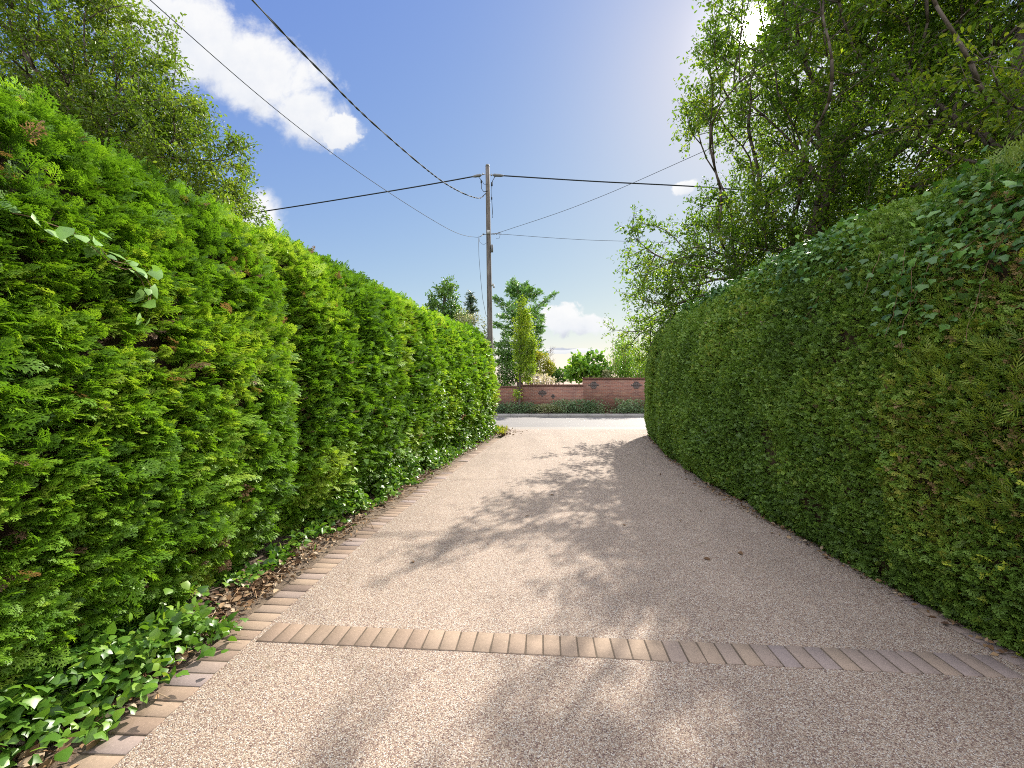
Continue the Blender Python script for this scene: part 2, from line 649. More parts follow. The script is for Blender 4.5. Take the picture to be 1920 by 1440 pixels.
M_LEFT = leaf_mat('bright_cypress', [(0.0, (0.055, 0.126, 0.012)), (0.25, (0.103, 0.222, 0.016)), (0.55, (0.158, 0.311, 0.020)),
                                     (0.80, (0.234, 0.396, 0.030)), (0.93, (0.316, 0.443, 0.050)), (0.96, (0.177, 0.105, 0.060)), (1.0, (0.229, 0.140, 0.085))],
                  trans=0.38, rough=0.5, spec=0.35)
M_LEFT2 = leaf_mat('yellow_cypress', [(0.0, (0.068, 0.111, 0.013)), (0.3, (0.122, 0.189, 0.020)), (0.6, (0.177, 0.252, 0.025)),
                                      (0.85, (0.272, 0.315, 0.040)), (0.94, (0.354, 0.336, 0.069)), (0.97, (0.17, 0.105, 0.06)), (1.0, (0.22, 0.14, 0.085))],
                   trans=0.38, rough=0.5, spec=0.35)
M_RIGHT = leaf_mat('clipped_green', [(0.0, (0.066, 0.123, 0.023)), (0.35, (0.121, 0.217, 0.034)), (0.7, (0.188, 0.303, 0.042)),
                                     (0.92, (0.308, 0.378, 0.059)), (0.97, (0.182, 0.145, 0.084)), (1.0, (0.219, 0.165, 0.105))],
                   trans=0.35, rough=0.5, spec=0.35)
M_RNEAR = leaf_mat('tawny_cypress', [(0.0, (0.066, 0.123, 0.023)), (0.20, (0.121, 0.217, 0.034)), (0.42, (0.188, 0.303, 0.042)), (0.58, (0.30, 0.31, 0.05)),
                                      (0.70, (0.24, 0.165, 0.075)), (0.86, (0.31, 0.215, 0.10)), (1.0, (0.45, 0.52, 0.06))],
                   trans=0.35, rough=0.55, spec=0.3)
M_OAK = leaf_mat('oak_leaves', [(0.0, (0.033, 0.073, 0.010)), (0.4, (0.069, 0.127, 0.013)), (0.75, (0.115, 0.181, 0.016)), (1.0, (0.195, 0.228, 0.023))],
                 trans=0.55, rough=0.42, spec=0.35, tgain=2.0)
M_OAK2 = leaf_mat('olive_oak_leaves', [(0.0, (0.050, 0.094, 0.011)), (0.4, (0.093, 0.159, 0.017)), (0.75, (0.147, 0.216, 0.020)), (1.0, (0.191, 0.239, 0.030))],
                  trans=0.45, rough=0.45, spec=0.4, tgain=1.5)
M_IVY = leaf_mat('ivy_leaves', [(0.0, (0.031, 0.085, 0.020)), (0.4, (0.062, 0.146, 0.027)), (0.75, (0.119, 0.243, 0.037)), (1.0, (0.200, 0.340, 0.050))],
                 trans=0.3, rough=0.36, spec=0.4)
M_VINE = leaf_mat('pale_vine_leaves', [(0.0, (0.105, 0.216, 0.051)), (0.5, (0.188, 0.342, 0.081)), (1.0, (0.351, 0.479, 0.203))], trans=0.3, rough=0.42, spec=0.4)
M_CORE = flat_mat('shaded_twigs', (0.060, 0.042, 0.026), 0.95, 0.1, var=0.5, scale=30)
M_BARK = bark_mat('oak_bark', (0.040, 0.030, 0.022), (0.13, 0.10, 0.075))
M_TWIG = flat_mat('brown_twig', (0.16, 0.10, 0.06), 0.85, 0.2)
M_GRAVEL = gravel_mat()
M_PAVER = tint_mat('tan_pavers', [(0.0, (0.161, 0.117, 0.093)), (0.35, (0.219, 0.157, 0.116)), (0.7, (0.270, 0.201, 0.146)), (1.0, (0.231, 0.184, 0.170))], noise_amt=0.28)
M_ROAD = asphalt_mat('bleached_asphalt', (0.125, 0.116, 0.110))
M_GUTTER = asphalt_mat('apron_tarmac', (0.185, 0.163, 0.138))
M_SOIL = soil_mat()
M_LITTER = tint_mat('dead_leaves', [(0.0, (0.070, 0.038, 0.021)), (0.4, (0.182, 0.105, 0.049)), (0.7, (0.280, 0.189, 0.105)), (1.0, (0.364, 0.294, 0.210))], noise_amt=0.2)
M_KERB = flat_mat('kerb_concrete', (0.27, 0.255, 0.235), 0.85, 0.2, var=0.2, scale=6)
M_BRICK = brick_mat()
M_BLUE = flat_mat('blue_brick', (0.095, 0.08, 0.075), 0.7, 0.3, var=0.35, scale=18)
M_COPING = flat_mat('brick_coping', (0.15, 0.075, 0.055), 0.85, 0.2, var=0.35, scale=10)
M_POLE = bark_mat('weathered_pole', (0.045, 0.038, 0.033), (0.155, 0.132, 0.112))
M_CABLE = flat_mat('black_cable', (0.020, 0.026, 0.031), 0.7, 0.2)
M_WHITECABLE = flat_mat('pale_cable', (0.13, 0.14, 0.15), 0.8, 0.15)
M_GREYWIRE = flat_mat('grey_wire', (0.09, 0.10, 0.115), 0.8, 0.15)
M_METAL = flat_mat('galvanised_steel', (0.25, 0.26, 0.27), 0.45, 0.5, metal=0.8)
M_BOXM = flat_mat('grey_plastic', (0.12, 0.125, 0.13), 0.6, 0.4)
M_LABEL = flat_mat('pale_plate', (0.3, 0.3, 0.29), 0.5, 0.4)

# ------------------------------------------------------------------ leaf and spray templates
rng = np.random.default_rng(11)


def kite(p, d, s, n, length, width, lift=0.0):
    """4 points: base, one side, tip, other side"""
    p = np.asarray(p)
    return [p, p + d * length * 0.5 + s * width * 0.5 + n * lift, p + d * length, p + d * length * 0.5 - s * width * 0.5 + n * lift]


def spray(levels, sub, wid, seed):
    """flat feathery cypress spray, unit long, axis +Y, normal +Z"""
    r = np.random.default_rng(seed)
    V, Fq = [], []
    nrm_ = np.array([0, 0, 1.0])

    def put(q):
        k = len(V)
        V.extend(q)
        Fq.append((k, k + 1, k + 2, k + 3))
    for i in range(levels):
        t = (i + 0.6) / levels
        for sg in (-1, 1):
            if r.random() < 0.08:
                continue
            a = R(52 - 22 * t + r.normal(0, 6))
            d = np.array([sg * math.sin(a), math.cos(a), r.normal(0.05, 0.14)])
            d /= np.linalg.norm(d)
            s = np.cross(d, nrm_)
            L = (0.46 * (1 - t) ** 0.75 + 0.12) * r.uniform(0.75, 1.15)
            p = np.array([0, t * 0.88 + sg * 0.02, 0.0])
            put(kite(p, d, s, nrm_, L, wid, 0.02))
            for j in range(sub):
                tt = (j + 0.8) / (sub + 0.6)
                for sg2 in (-1, 1):
                    a2 = sg2 * R(38 + r.normal(0, 7))
                    d2 = d * math.cos(a2) + s * math.sin(a2)
                    d2 = d2 + nrm_ * r.normal(0, 0.12)
                    put(kite(p + d * L * tt, d2, np.cross(d2, nrm_), nrm_, L * (0.5 - 0.25 * tt), wid * 0.85, 0.01))
    put(kite([0, 0, 0], np.array([0, 1.0, 0]), np.array([1.0, 0, 0]), nrm_, 1.0, wid * 0.7, 0.0))
    V = np.array(V)
    V[:, 2] -= 0.22 * V[:, 1] ** 2 + 0.25 * np.abs(V[:, 0]) ** 1.5
    V[:, 2] += 0.12 * V[:, 1]
    return V, np.array(Fq)


SPRAY_HI = [spray(7, 2, 0.060, 20 + i) for i in range(3)]
SPRAY_MD = [spray(5, 1, 0.095, 40 + i) for i in range(3)]
SPRAY_LO = [spray(4, 0, 0.20, 60 + i) for i in range(3)]
SHOOT = [spray(6, 0, 0.06, 70 + i) for i in range(3)]
for V_, F_ in SHOOT:
    V_[:, 0] *= 0.55
TUFT = [spray(4, 1, 0.13, 80 + i) for i in range(3)]
TUFT_LO = [spray(3, 0, 0.28, 90 + i) for i in range(3)]


def simple_leaf(w=0.55, fold=0.12):
    V = np.array([[0, 0, 0], [0, 0.5, 0], [0, 1, -0.06], [w / 2, 0.32, fold], [w * 0.42, 0.72, fold * 0.7], [-w / 2, 0.32, fold], [-w * 0.42, 0.72, fold * 0.7]])
    Fq = np.array([[0, 3, 4, 1], [1, 4, 2, 2], [0, 1, 6, 5], [1, 2, 2, 6]])
    # fold the two half tips into true quads
    V = np.vstack([V, [[0.06 * w, 0.98, -0.05]], [[-0.06 * w, 0.98, -0.05]]])
    Fq = np.array([[0, 3, 4, 1], [1, 4, 7, 2], [0, 1, 6, 5], [1, 2, 8, 6]])
    return V, Fq


def tiny_leaf(w=0.6, fold=0.1):
    V = np.array([[0, 0, 0], [w / 2, 0.45, fold], [0, 1, -0.03], [-w / 2, 0.45, fold]])
    return V, np.array([[0, 1, 2, 3]])


def oak_leaf():
    # two folded halves with a wavy outline
    V = np.array([[0, 0, 0], [0, 0.5, -0.02], [0, 1, -0.1],
                  [0.15, 0.25, 0.06], [0.24, 0.62, 0.07], [0.10, 0.90, 0.0],
                  [-0.15, 0.25, 0.06], [-0.24, 0.62, 0.07], [-0.10, 0.90, 0.0]])
    Fq = np.array([[0, 3, 4, 1], [1, 4, 5, 2], [0, 1, 7, 6], [1, 2, 8, 7]])
    return V, Fq


def ivy_leaf():
    ang = [0, 42, 78, 118, 180, 242, 282, 318]
    rad = [0.62, 0.36, 0.50, 0.40, 0.16, 0.40, 0.50, 0.36]
    V = [[0, 0.42, 0.05]]
    for a, r_ in zip(ang, rad):
        V.append([math.sin(R(a)) * r_, 0.42 + math.cos(R(a)) * r_, -0.10 * (r_ / 0.6) ** 2])
    return np.array(V), np.array([[0, 1, 2, 3], [0, 3, 4, 5], [0, 5, 6, 7], [0, 7, 8, 1]])


def heart_leaf():
    ang = [0, 35, 80, 130, 180, 230, 280, 325]
    rad = [0.60, 0.42, 0.42, 0.46, 0.30, 0.46, 0.42, 0.42]
    V = [[0, 0.42, 0.05]]
    for a, r_ in zip(ang, rad):
        V.append([math.sin(R(a)) * r_ * 0.9, 0.42 + math.cos(R(a)) * r_, -0.08 * (r_ / 0.6) ** 2])
    return np.array(V), np.array([[0, 1, 2, 3], [0, 3, 4, 5], [0, 5, 6, 7], [0, 7, 8, 1]])


L_SIMPLE, L_TINY, L_OAK, L_IVY, L_HEART = simple_leaf(), tiny_leaf(), oak_leaf(), ivy_leaf(), heart_leaf()


def frames(Y, up, roll, r):
    """orthonormal frames with axis Y and Z near up, rolled by normal noise"""
    Y = unit(Y)
    X = unit(np.cross(Y, up))
    Z = np.cross(X, Y)
    a = r.normal(0, roll, len(Y))[:, None] if np.isscalar(roll) else np.asarray(roll)[:, None]
    X2 = X * np.cos(a) + Z * np.sin(a)
    return X2, Y, np.cross(X2, Y)


def scatter(soup, tmpls, pos, Y, up, roll, scale, tint, r):
    X, Y, Z = frames(Y, up, roll, r)
    pick = r.integers(0, len(tmpls), len(pos))
    scale = np.broadcast_to(np.asarray(scale, float), (len(pos),))
    tint = np.broadcast_to(np.asarray(tint, float), (len(pos),))
    for k, t in enumerate(tmpls):
        m = pick == k
        soup.inst(t, pos[m], X[m], Y[m], Z[m], scale[m], tint[m])


# ------------------------------------------------------------------ setting: terrain, drive, road


def smooth_path(pts, n=400):
    p = np.asarray(pts, float)
    d = np.concatenate([[0], np.cumsum(np.linalg.norm(np.diff(p, axis=0), axis=1))])
    s = np.linspace(0, d[-1], n)
    q = np.stack([np.interp(s, d, p[:, k]) for k in range(p.shape[1])], 1)
    w = max(3, int(n * 0.45 / d[-1]) | 1)
    k = np.ones(w) / w
    for _ in range(2):
        pad = np.vstack([q[:1] + (q[:1] - q[1:w // 2 + 1][::-1]), q, q[-1:] + (q[-1:] - q[-w // 2:-1][::-1])])
        q = np.stack([np.convolve(pad[:, j], k, 'same')[w // 2: w // 2 + n] for j in range(p.shape[1])], 1)
    d = np.concatenate([[0], np.cumsum(np.linalg.norm(np.diff(q, axis=0), axis=1))])
    return q, d


EDGE_IN = [(-1.67, -3), (-1.67, 1.8), (-1.62, 2.8), (-1.57, 3.6), (-1.46, 4.8), (-1.30, 5.95), (-0.98, 8.5), (-0.66, 10.6), (-0.32, 12.8), (-0.12, 14.0)]
EIN, EIN_S = smooth_path(EDGE_IN, 500)


def grid_sheet(name, xs, ys, zf, mat, kind='structure'):
    s = Soup()
    X, Y = np.meshgrid(xs, ys)
    P = np.stack([X, Y, zf(X, Y)], -1).reshape(-1, 3)
    nx = len(xs)
    Fq = [(j * nx + i, j * nx + i + 1, (j + 1) * nx + i + 1, (j + 1) * nx + i) for j in range(len(ys) - 1) for i in range(nx - 1)]
    s.add(P, Fq)
    return tag(s.build(name, mat, smooth=True), kind=kind)


def ground_mat():
    m, b, out = new_mat('rough_ground')
    tcn = b.n('ShaderNodeTexCoord')
    P = tcn.outputs['Object']
    a = b.noise(P, 8.0, 8, 0.7)
    l = b.noise(P, 0.6, 4, 0.6)
    c = b.mix(l, b.ramp(a, [(0.3, (0.08, 0.06, 0.035)), (0.7, (0.2, 0.15, 0.09))]), b.ramp(a, [(0.3, (0.03, 0.06, 0.015)), (0.7, (0.08, 0.12, 0.03))]))
    pb = b.n('ShaderNodeBsdfPrincipled')
    b.l(c, pb.inputs['Base Color'])
    pb.inputs['Roughness'].default_value = 0.95
    b.l(pb.outputs[0], out.inputs[0])
    return m


M_GROUND = ground_mat()
big = [-1500, -300, -60, -20, 0, 20, 60, 300, 1500]
grid_sheet('terrain', big, big, lambda x, y: x * 0 - 0.16, M_GROUND)

# soil strip below the left hedge, slightly lumpy
s = Soup()
N_ = 420
ss = np.linspace(0, EIN_S[-1], N_)
base = np.stack([np.interp(ss, EIN_S, EIN[:, k]) for k in (0, 1)], 1)
cols = np.linspace(0, 1, 26)
P = []
for c in cols:
    off = -(0.19 + c * 2.6)
    q = np.stack([base[:, 0] + off, base[:, 1], np.zeros(N_)], 1)
    q[:, 2] = -0.012 + 0.05 * min(1, c * 6) * (fbm(q, 5.0, 3) - 0.25) + 0.05 * c
    P.append(q)
P = np.stack(P, 1).reshape(-1, 3)
nc = len(cols)
Fq = [(i * nc + j, (i + 1) * nc + j, (i + 1) * nc + j + 1, i * nc + j + 1) for i in range(N_ - 1) for j in range(nc - 1)]
Fq = [f[::-1] for f in Fq]
s.add(P, Fq)
tag(s.build('soil', M_SOIL, smooth=True), kind='structure')

# driveway sheet
s = Soup()
ys = np.concatenate([np.linspace(-3, 14.0, 140), np.linspace(14.2, 15.25, 12)])
P, n_ = [], 0
for y in ys:
    xl = np.interp(y, EIN[:, 1], EIN[:, 0]) if y <= 14.0 else -0.12 - (y - 14.0) * 0.55
    xr = 3.2 if y < 4 else np.interp(y, [4, 6.65, 9.26, 11.6, 13.6, 15.3], [3.2, 3.3, 3.6, 4.0, 4.6, 6.5])
    for k in range(9):
        P.append((xl + (xr - xl) * k / 8, y, 0.0))
Fq = [(i * 9 + j, i * 9 + j + 1, (i + 1) * 9 + j + 1, (i + 1) * 9 + j) for i in range(len(ys) - 1) for j in range(8)]
s.add(P, Fq)
tag(s.build('driveway', M_GRAVEL, smooth=True), kind='structure')

# tarmac apron, road, far kerb, planted verge
grid_sheet('apron', np.linspace(-2.0, 7.5, 20), [15.2, 15.6, 16.15], lambda x, y: x * 0 - 0.004, M_GUTTER)
grid_sheet('road', np.linspace(-90, 90, 61), np.linspace(16.0, 20.95, 12), lambda x, y: -0.010 + 0.05 * (1 - ((y - 18.5) / 2.45) ** 2).clip(0), M_ROAD)
grid_sheet('verge', np.linspace(-30, -0.55, 40), np.linspace(14.2, 16.1, 10), lambda x, y: x * 0 + 0.015, M_SOIL)
s = Soup()
for i in range(-60, 60):
    box(s, (i * 0.915 + 0.4, 21.02, 0.03), (0.907, 0.14, 0.24), 0, random.Random(i).random(), bev=0.02)
tag(s.build('kerb', M_KERB), kind='structure')
grid_sheet('planting_bed', np.linspace(-50, 50, 60), [21.09, 21.6, 22.55], lambda x, y: x * 0 + 0.10, M_SOIL)
grid_sheet('garden_ground', np.linspace(-60, 60, 30), np.linspace(22.8, 80, 10), lambda x, y: x * 0 + 0.05, M_GROUND)

# sand bed showing in the paver joints


def ribbon(soup, line, w0, w1, z):
    line = np.asarray(line, float)
    T = unit(np.gradient(line, axis=0))
    N = np.stack([-T[:, 1], T[:, 0]], 1)
    V = np.concatenate([np.column_stack([line + N * w0, np.full(len(line), z)]), np.column_stack([line + N * w1, np.full(len(line), z)])])
    k = len(line)
    soup.add(V, [(i, i + 1, k + i + 1, k + i) for i in range(k - 1)])


s = Soup()
ribbon(s, EIN[EIN[:, 1] < 12.6][::6], 0.0, 0.20, 0.0016)
ribbon(s, [(2.97, y) for y in np.linspace(0, 3.3, 20)], -0.1, 0.1, 0.0016)
ribbon(s, [(-1.585 + (2.80 + 1.585) * f, 2.785 + (2.445 - 2.785) * f) for f in np.linspace(0, 1, 12)], -0.1, 0.1, 0.0024)
tag(s.build('paving_joint_sand', flat_mat('joint_sand', (0.10, 0.078, 0.058), 0.95, 0.1, var=0.4, scale=80)), kind='structure')

# brick paver edging (left), edging along the right hedge, and the band across
rp = np.random.default_rng(3)
s = Soup()
step = 0.1045
k = 0.0
while k < EIN_S[-1]:
    c = [np.interp(k, EIN_S, EIN[:, j]) for j in (0, 1)]
    c2 = [np.interp(min(k + 0.05, EIN_S[-1]), EIN_S, EIN[:, j]) for j in (0, 1)]
    c1 = [np.interp(max(k - 0.05, 0), EIN_S, EIN[:, j]) for j in (0, 1)]
    a = math.atan2(c2[1] - c1[1], c2[0] - c1[0]) - math.pi / 2
    ctr = (c[0] - 0.10 * math.cos(a), c[1] - 0.10 * math.sin(a), -0.0330 + rp.normal(0, 0.0012))
    if c[1] < 12.6:
        box(s, ctr, (0.2, 0.0965, 0.076), a + rp.normal(0, 0.008), rp.random(), bev=0.003)
    k += step
tag(s.build('paver_edging', M_PAVER), kind='structure')
s = Soup()
y = 0.0
while y < 3.3:
    box(s, (2.97 + rp.normal(0, 0.003), y, -0.0330 + rp.normal(0, 0.0012)), (0.2, 0.0965, 0.076), rp.normal(0, 0.01), 0.75 + 0.25 * rp.random(), bev=0.003)
    y += step
tag(s.build('paver_edging', M_PAVER), kind='structure')
s = Soup()
A, B = np.array([-1.585, 2.785]), np.array([2.80, 2.445])
Lb = np.linalg.norm(B - A)
ang = math.atan2(B[1] - A[1], B[0] - A[0])
nb_ = int(Lb / step)
for i in range(nb_):
    c = A + (B - A) * ((i + 0.5) / nb_)
    box(s, (c[0], c[1], -0.0325 + rp.normal(0, 0.0012)), (0.0965, 0.2, 0.076), ang + rp.normal(0, 0.012), min(1, max(0, 0.42 + 0.55 * i / nb_ + 0.07 * rp.normal(0, 1))), bev=0.003)
tag(s.build('paver_band', M_PAVER), kind='structure')

# ------------------------------------------------------------------ hedges


class Hedge:
    def __init__(self, path, side, prof, s0, s1, taper0=False, taper1=False, hscale=1.0, bulge=0.0, wob=0.10, seed=0):
        self.q, self.d = smooth_path(path, 500)
        self.side, self.s0, self.s1 = side, s0, s1
        self.t0, self.t1, self.h, self.bulge, self.wob = taper0, taper1, hscale, bulge, wob
        self.prof = np.asarray(prof, float)
        self.pd = np.concatenate([[0], np.cumsum(np.linalg.norm(np.diff(self.prof, axis=0), axis=1))])
        self.seed = seed

    def raw(self, s, t, inset=0.0):
        s = np.asarray(s, float)
        t = np.asarray(t, float)
        b = np.stack([np.interp(s, self.d, self.q[:, k]) for k in (0, 1)], -1)
        b2 = np.stack([np.interp(s + 0.08, self.d, self.q[:, k]) for k in (0, 1)], -1)
        b1 = np.stack([np.interp(s - 0.08, self.d, self.q[:, k]) for k in (0, 1)], -1)
        T = unit(b2 - b1)
        N = np.stack([T[..., 1], -T[..., 0]], -1) * self.side
        o = np.interp(t, self.pd, self.prof[:, 0])
        z = np.interp(t, self.pd, self.prof[:, 1]) * self.h
        e = np.full(s.shape, 9.0)
        if self.t0:
            e = np.minimum(e, s - self.s0)
        if self.t1:
            e = np.minimum(e, self.s1 - s)
        k = np.clip(1 - e / 0.55, 0, 1) ** 2
        front = np.clip((o + 1.2) / 1.4, 0, 1)
        k = k * np.clip(0.35 + 1.3 * (vnoise(np.stack([z, s * 0, s * 0 + 3.3], -1), 1.1, self.seed) - 0.2), 0.25, 1.1)
        o = o + (self.bulge - 0.36 * k) * front
        z = z * (1 - 0.07 * k)
        P = np.concatenate([b + N * o[..., None], z[..., None]], -1)
        return P

    def pos(self, s, t, inset=0.0):
        P = self.raw(s, t)
        e = 0.03
        du = self.raw(s + e, t) - self.raw(s - e, t)
        dv = self.raw(s, t + e) - self.raw(s, t - e)
        N = unit(np.cross(dv, du) * -self.side)
        T = unit(du)
        w = self.wob * (2.2 * (fbm(P, 1.15, 2, self.seed * 3.1) - 0.5) + 1.0 * (vnoise(P, 4.2, self.seed) - 0.5))
        P = P + N * (w - inset)[..., None]
        return P, N, T

    def area_t(self, tmax):
        return tmax * (self.s1 - self.s0)

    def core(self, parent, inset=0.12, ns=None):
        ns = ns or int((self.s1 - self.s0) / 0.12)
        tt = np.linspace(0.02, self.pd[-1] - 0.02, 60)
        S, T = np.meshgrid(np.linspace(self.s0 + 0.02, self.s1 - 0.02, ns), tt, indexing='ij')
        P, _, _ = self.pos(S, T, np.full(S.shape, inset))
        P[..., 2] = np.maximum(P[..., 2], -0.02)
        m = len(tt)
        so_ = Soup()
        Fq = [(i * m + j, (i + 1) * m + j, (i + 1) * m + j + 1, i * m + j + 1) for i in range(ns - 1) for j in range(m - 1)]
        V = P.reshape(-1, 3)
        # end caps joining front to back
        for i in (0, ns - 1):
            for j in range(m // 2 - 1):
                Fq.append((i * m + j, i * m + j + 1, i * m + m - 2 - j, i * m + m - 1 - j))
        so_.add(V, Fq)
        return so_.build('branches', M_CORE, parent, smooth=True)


PL = [(-0.30, 0.02), (-0.10, 0.25), (0.08, 0.6), (0.18, 1.1), (0.18, 1.8), (0.08, 2.4), (-0.08, 2.8), (-0.28, 3.03), (-0.55, 3.15), (-0.9, 3.18), (-1.4, 3.1), (-1.7, 2.85), (-1.8, 2), (-1.8, 0)]
PATH_L = [(-2.3, -2.0), (-2.3, 1), (-2.25, 2.5), (-2.2, 4), (-2.0, 6), (-1.68, 8.5), (-1.30, 11), (-0.86, 13.4), (-0.80, 14.0), (-1.1, 14.5), (-1.7, 14.75), (-3.2, 14.8)]
PR = [(-0.12, 0.02), (-0.04, 0.15), (0.05, 0.5), (0.08, 1.2), (0.05, 2), (-0.05, 2.55), (-0.22, 2.95), (-0.5, 3.2), (-0.9, 3.3), (-1.5, 3.25), (-1.8, 3.0), (-1.9, 2), (-1.9, 0)]
PATH_R = [(2.95, -2.0), (2.93, 1), (2.93, 4), (2.97, 5), (3.08, 6.65), (3.36, 9.26), (3.78, 11.6), (4.18, 13.2), (4.38, 13.75), (4.9, 14.2), (5.8, 14.4), (7.2, 14.4)]


def arc_at_y(h, y):
    i = np.argmin(np.abs(h.q[:350, 1] - y))
    return h.d[i]


tmp = Hedge(PATH_L, 1, PL, 0, 1)
SL_BREAK = arc_at_y(tmp, 4.15)
SL_END = tmp.d[-1]
tmp = Hedge(PATH_R, -1, PR, 0, 1)
SR_NEAR = arc_at_y(tmp, 3.15)
SR_FAR = arc_at_y(tmp, 12.15)
SR_END = tmp.d[-1]


def fill_cypress(h, name_mat, parent, r, tmax, dens_fn, size_fn, seed, yellow_patch=None):
    """loose feathery hedge: clumps of sprays standing out of the hull"""
    mat = name_mat
    so_ = Soup()
    n_cl = int(h.area_t(tmax) * 560)
    s = r.uniform(h.s0, h.s1, n_cl)
    t = r.uniform(0, tmax, n_cl)
    P, N, T = h.pos(s, t, np.zeros(n_cl))
    dist = np.linalg.norm(P - np.array([0, 0, 1.6]), axis=1)
    keep = (r.random(n_cl) < dens_fn(dist, P)) & (P[:, 1] > 0.2)
    # ragged holes where the twigs show
    hole = fbm(P * np.array([1, 1, 1.8]), 2.4, 2, seed)
    keep &= ~((hole < 0.325) & (r.random(n_cl) < 0.85))
    P, N, T, dist = P[keep], N[keep], T[keep], dist[keep]
    n = len(P)
    up = np.array([0, 0, 1.0])
    axis = unit(N * 0.80 + up * r.normal(0.32, 0.22, n)[:, None] + T * r.normal(0.10, 0.38, n)[:, None])
    size = size_fn(dist) * np.where(r.random(n) < 0.07, r.uniform(1.4, 1.9, n), r.uniform(0.6, 1.35, n))
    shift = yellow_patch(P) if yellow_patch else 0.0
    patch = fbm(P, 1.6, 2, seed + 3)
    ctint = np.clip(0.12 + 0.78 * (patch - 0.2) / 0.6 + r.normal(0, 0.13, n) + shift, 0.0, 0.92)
    m = 7
    for j in range(m):
        f = (j + 0.5) / m
        side = np.cross(axis, up)
        side = unit(side)
        fl = (r.uniform(-1, 1, n))[:, None]
        vert = r.normal(0.0, 0.22, n)[:, None]
        d = unit(axis * (0.55 + 0.5 * f) + side * fl * (1.0 - 0.45 * f) + up * vert)
        p = P + axis * (size * (f * 0.9 - 0.55))[:, None] + side * fl * (size * 0.12)[:, None] + r.normal(0, 0.014, (n, 3))
        L = size * r.uniform(0.75, 1.15, n)
        tint = np.clip(ctint + r.normal(0, 0.15, n), 0, 0.93)
        dead = r.random(n) < 0.006 + 0.07 * (hole[keep] < 0.36)
        tint = np.where(dead, r.uniform(0.97, 1, n), tint)
        upn = unit(up + N * 0.55 + r.normal(0, 0.28, (n, 3)))
        for (lo, hi, tm) in ((0, 4.6, SPRAY_HI), (4.6, 8.5, SPRAY_MD), (8.5, 99, SPRAY_LO)):
            q = (dist >= lo) & (dist < hi)
            if q.any():
                scatter(so_, tm, p[q], d[q], upn[q], 0.35, L[q], tint[q], r)
    return so_.build('foliage', mat, parent)


def fill_clipped(h, mat, parent, r, tmax, per_m2, size_fn, seed, tint_fn, ymin=0.2):
    """tightly clipped hedge: short tufts all over the hull"""
    so_ = Soup()
    n0 = int(h.area_t(tmax) * per_m2)
    s = r.uniform(h.s0, h.s1, n0)
    t = r.uniform(0, tmax, n0)
    P, N, T = h.pos(s, t, np.zeros(n0))
    dist = np.linalg.norm(P - np.array([0, 0, 1.6]), axis=1)
    keep = (P[:, 1] > ymin) & (r.random(n0) < np.clip(1.25 - dist / 20, 0.45, 1))
    hole = fbm(P, 3.0, 2, seed + 9)
    keep &= ~((hole < 0.27) & (r.random(n0) < 0.7))
    P, N, T, dist = P[keep], N[keep], T[keep], dist[keep]
    n = len(P)
    up = np.array([0, 0, 1.0])
    L = size_fn(dist) * r.uniform(0.65, 1.35, n)
    dirn = unit(N + r.normal(0, 0.55, (n, 3)) + up * 0.25)
    p = P + dirn * (-0.55 * L)[:, None] + N * r.normal(0, 0.018, n)[:, None]
    tint = tint_fn(P, r)
    upn = unit(r.normal(0, 1, (n, 3)) + up * 0.6)
    q = dist < 6.0
    scatter(so_, TUFT, p[q], dirn[q], upn[q], 0.6, L[q], tint[q], r)
    scatter(so_, TUFT_LO, p[~q], dirn[~q], upn[~q], 0.6, L[~q], tint[~q], r)
    return so_


# left hedges
hl1 = Hedge(PATH_L, 1, PL, 0.0, SL_BREAK + 0.05, False, True, 0.98, 0.04, 0.075, 1)
e = tag(empty('hedge', (-2.6, 2.0, 0)), 'tall bright green feathery hedge nearest on the left, with a pale vine trailing over it', 'hedge', 'hedges lining the driveway')
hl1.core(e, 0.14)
fill_cypress(hl1, M_LEFT, e, np.random.default_rng(101), 5.2, lambda d, P: np.clip(1.0 - (d - 2.0) / 14, 0.5, 1.0) * np.where(P[:, 1] < 1.2, 0.4, 1), lambda d: 0.070 + 0.0080 * (d - 2), 1)
hl2 = Hedge(PATH_L, 1, PL, SL_BREAK - 0.02, SL_END, True, False, 1.0, 0.0, 0.07, 2)
e = tag(empty('hedge', (-1.8, 9.0, 0)), 'long bright green hedge on the left curving towards the road and wooden pole', 'hedge', 'hedges lining the driveway')
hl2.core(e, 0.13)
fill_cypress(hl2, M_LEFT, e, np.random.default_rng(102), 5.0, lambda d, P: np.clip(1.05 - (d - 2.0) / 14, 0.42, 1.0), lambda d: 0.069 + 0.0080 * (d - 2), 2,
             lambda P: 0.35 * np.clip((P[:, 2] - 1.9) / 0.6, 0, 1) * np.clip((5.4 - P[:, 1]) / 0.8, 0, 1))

# right hedges


def tint_right(P, r):
    return np.clip(0.08 + 0.85 * fbm(P, 1.3, 3, 4) + r.normal(0, 0.17, len(P)) - 0.06, 0, 0.93) + (r.random(len(P)) < 0.03) * 0.3


def tint_rnear(P, r):
    brown = np.clip((fbm(P, 1.1, 3, 14) - 0.30) * 3, 0, 1) * np.clip((P[:, 2] - 0.6) / 0.9, 0, 1) * np.clip((3.5 - P[:, 1]) / 1.5, 0, 1)
    green = np.clip(0.04 + 0.50 * fbm(P, 1.3, 3, 4) + r.normal(0, 0.10, len(P)), 0, 0.56)
    isb = r.random(len(P)) < brown * 0.72
    return np.where(isb, r.uniform(0.64, 0.9, len(P)), np.where(r.random(len(P)) < 0.015 + 0.05 * brown, 1.0, np.minimum(green + 0.16 * brown, 0.6)))


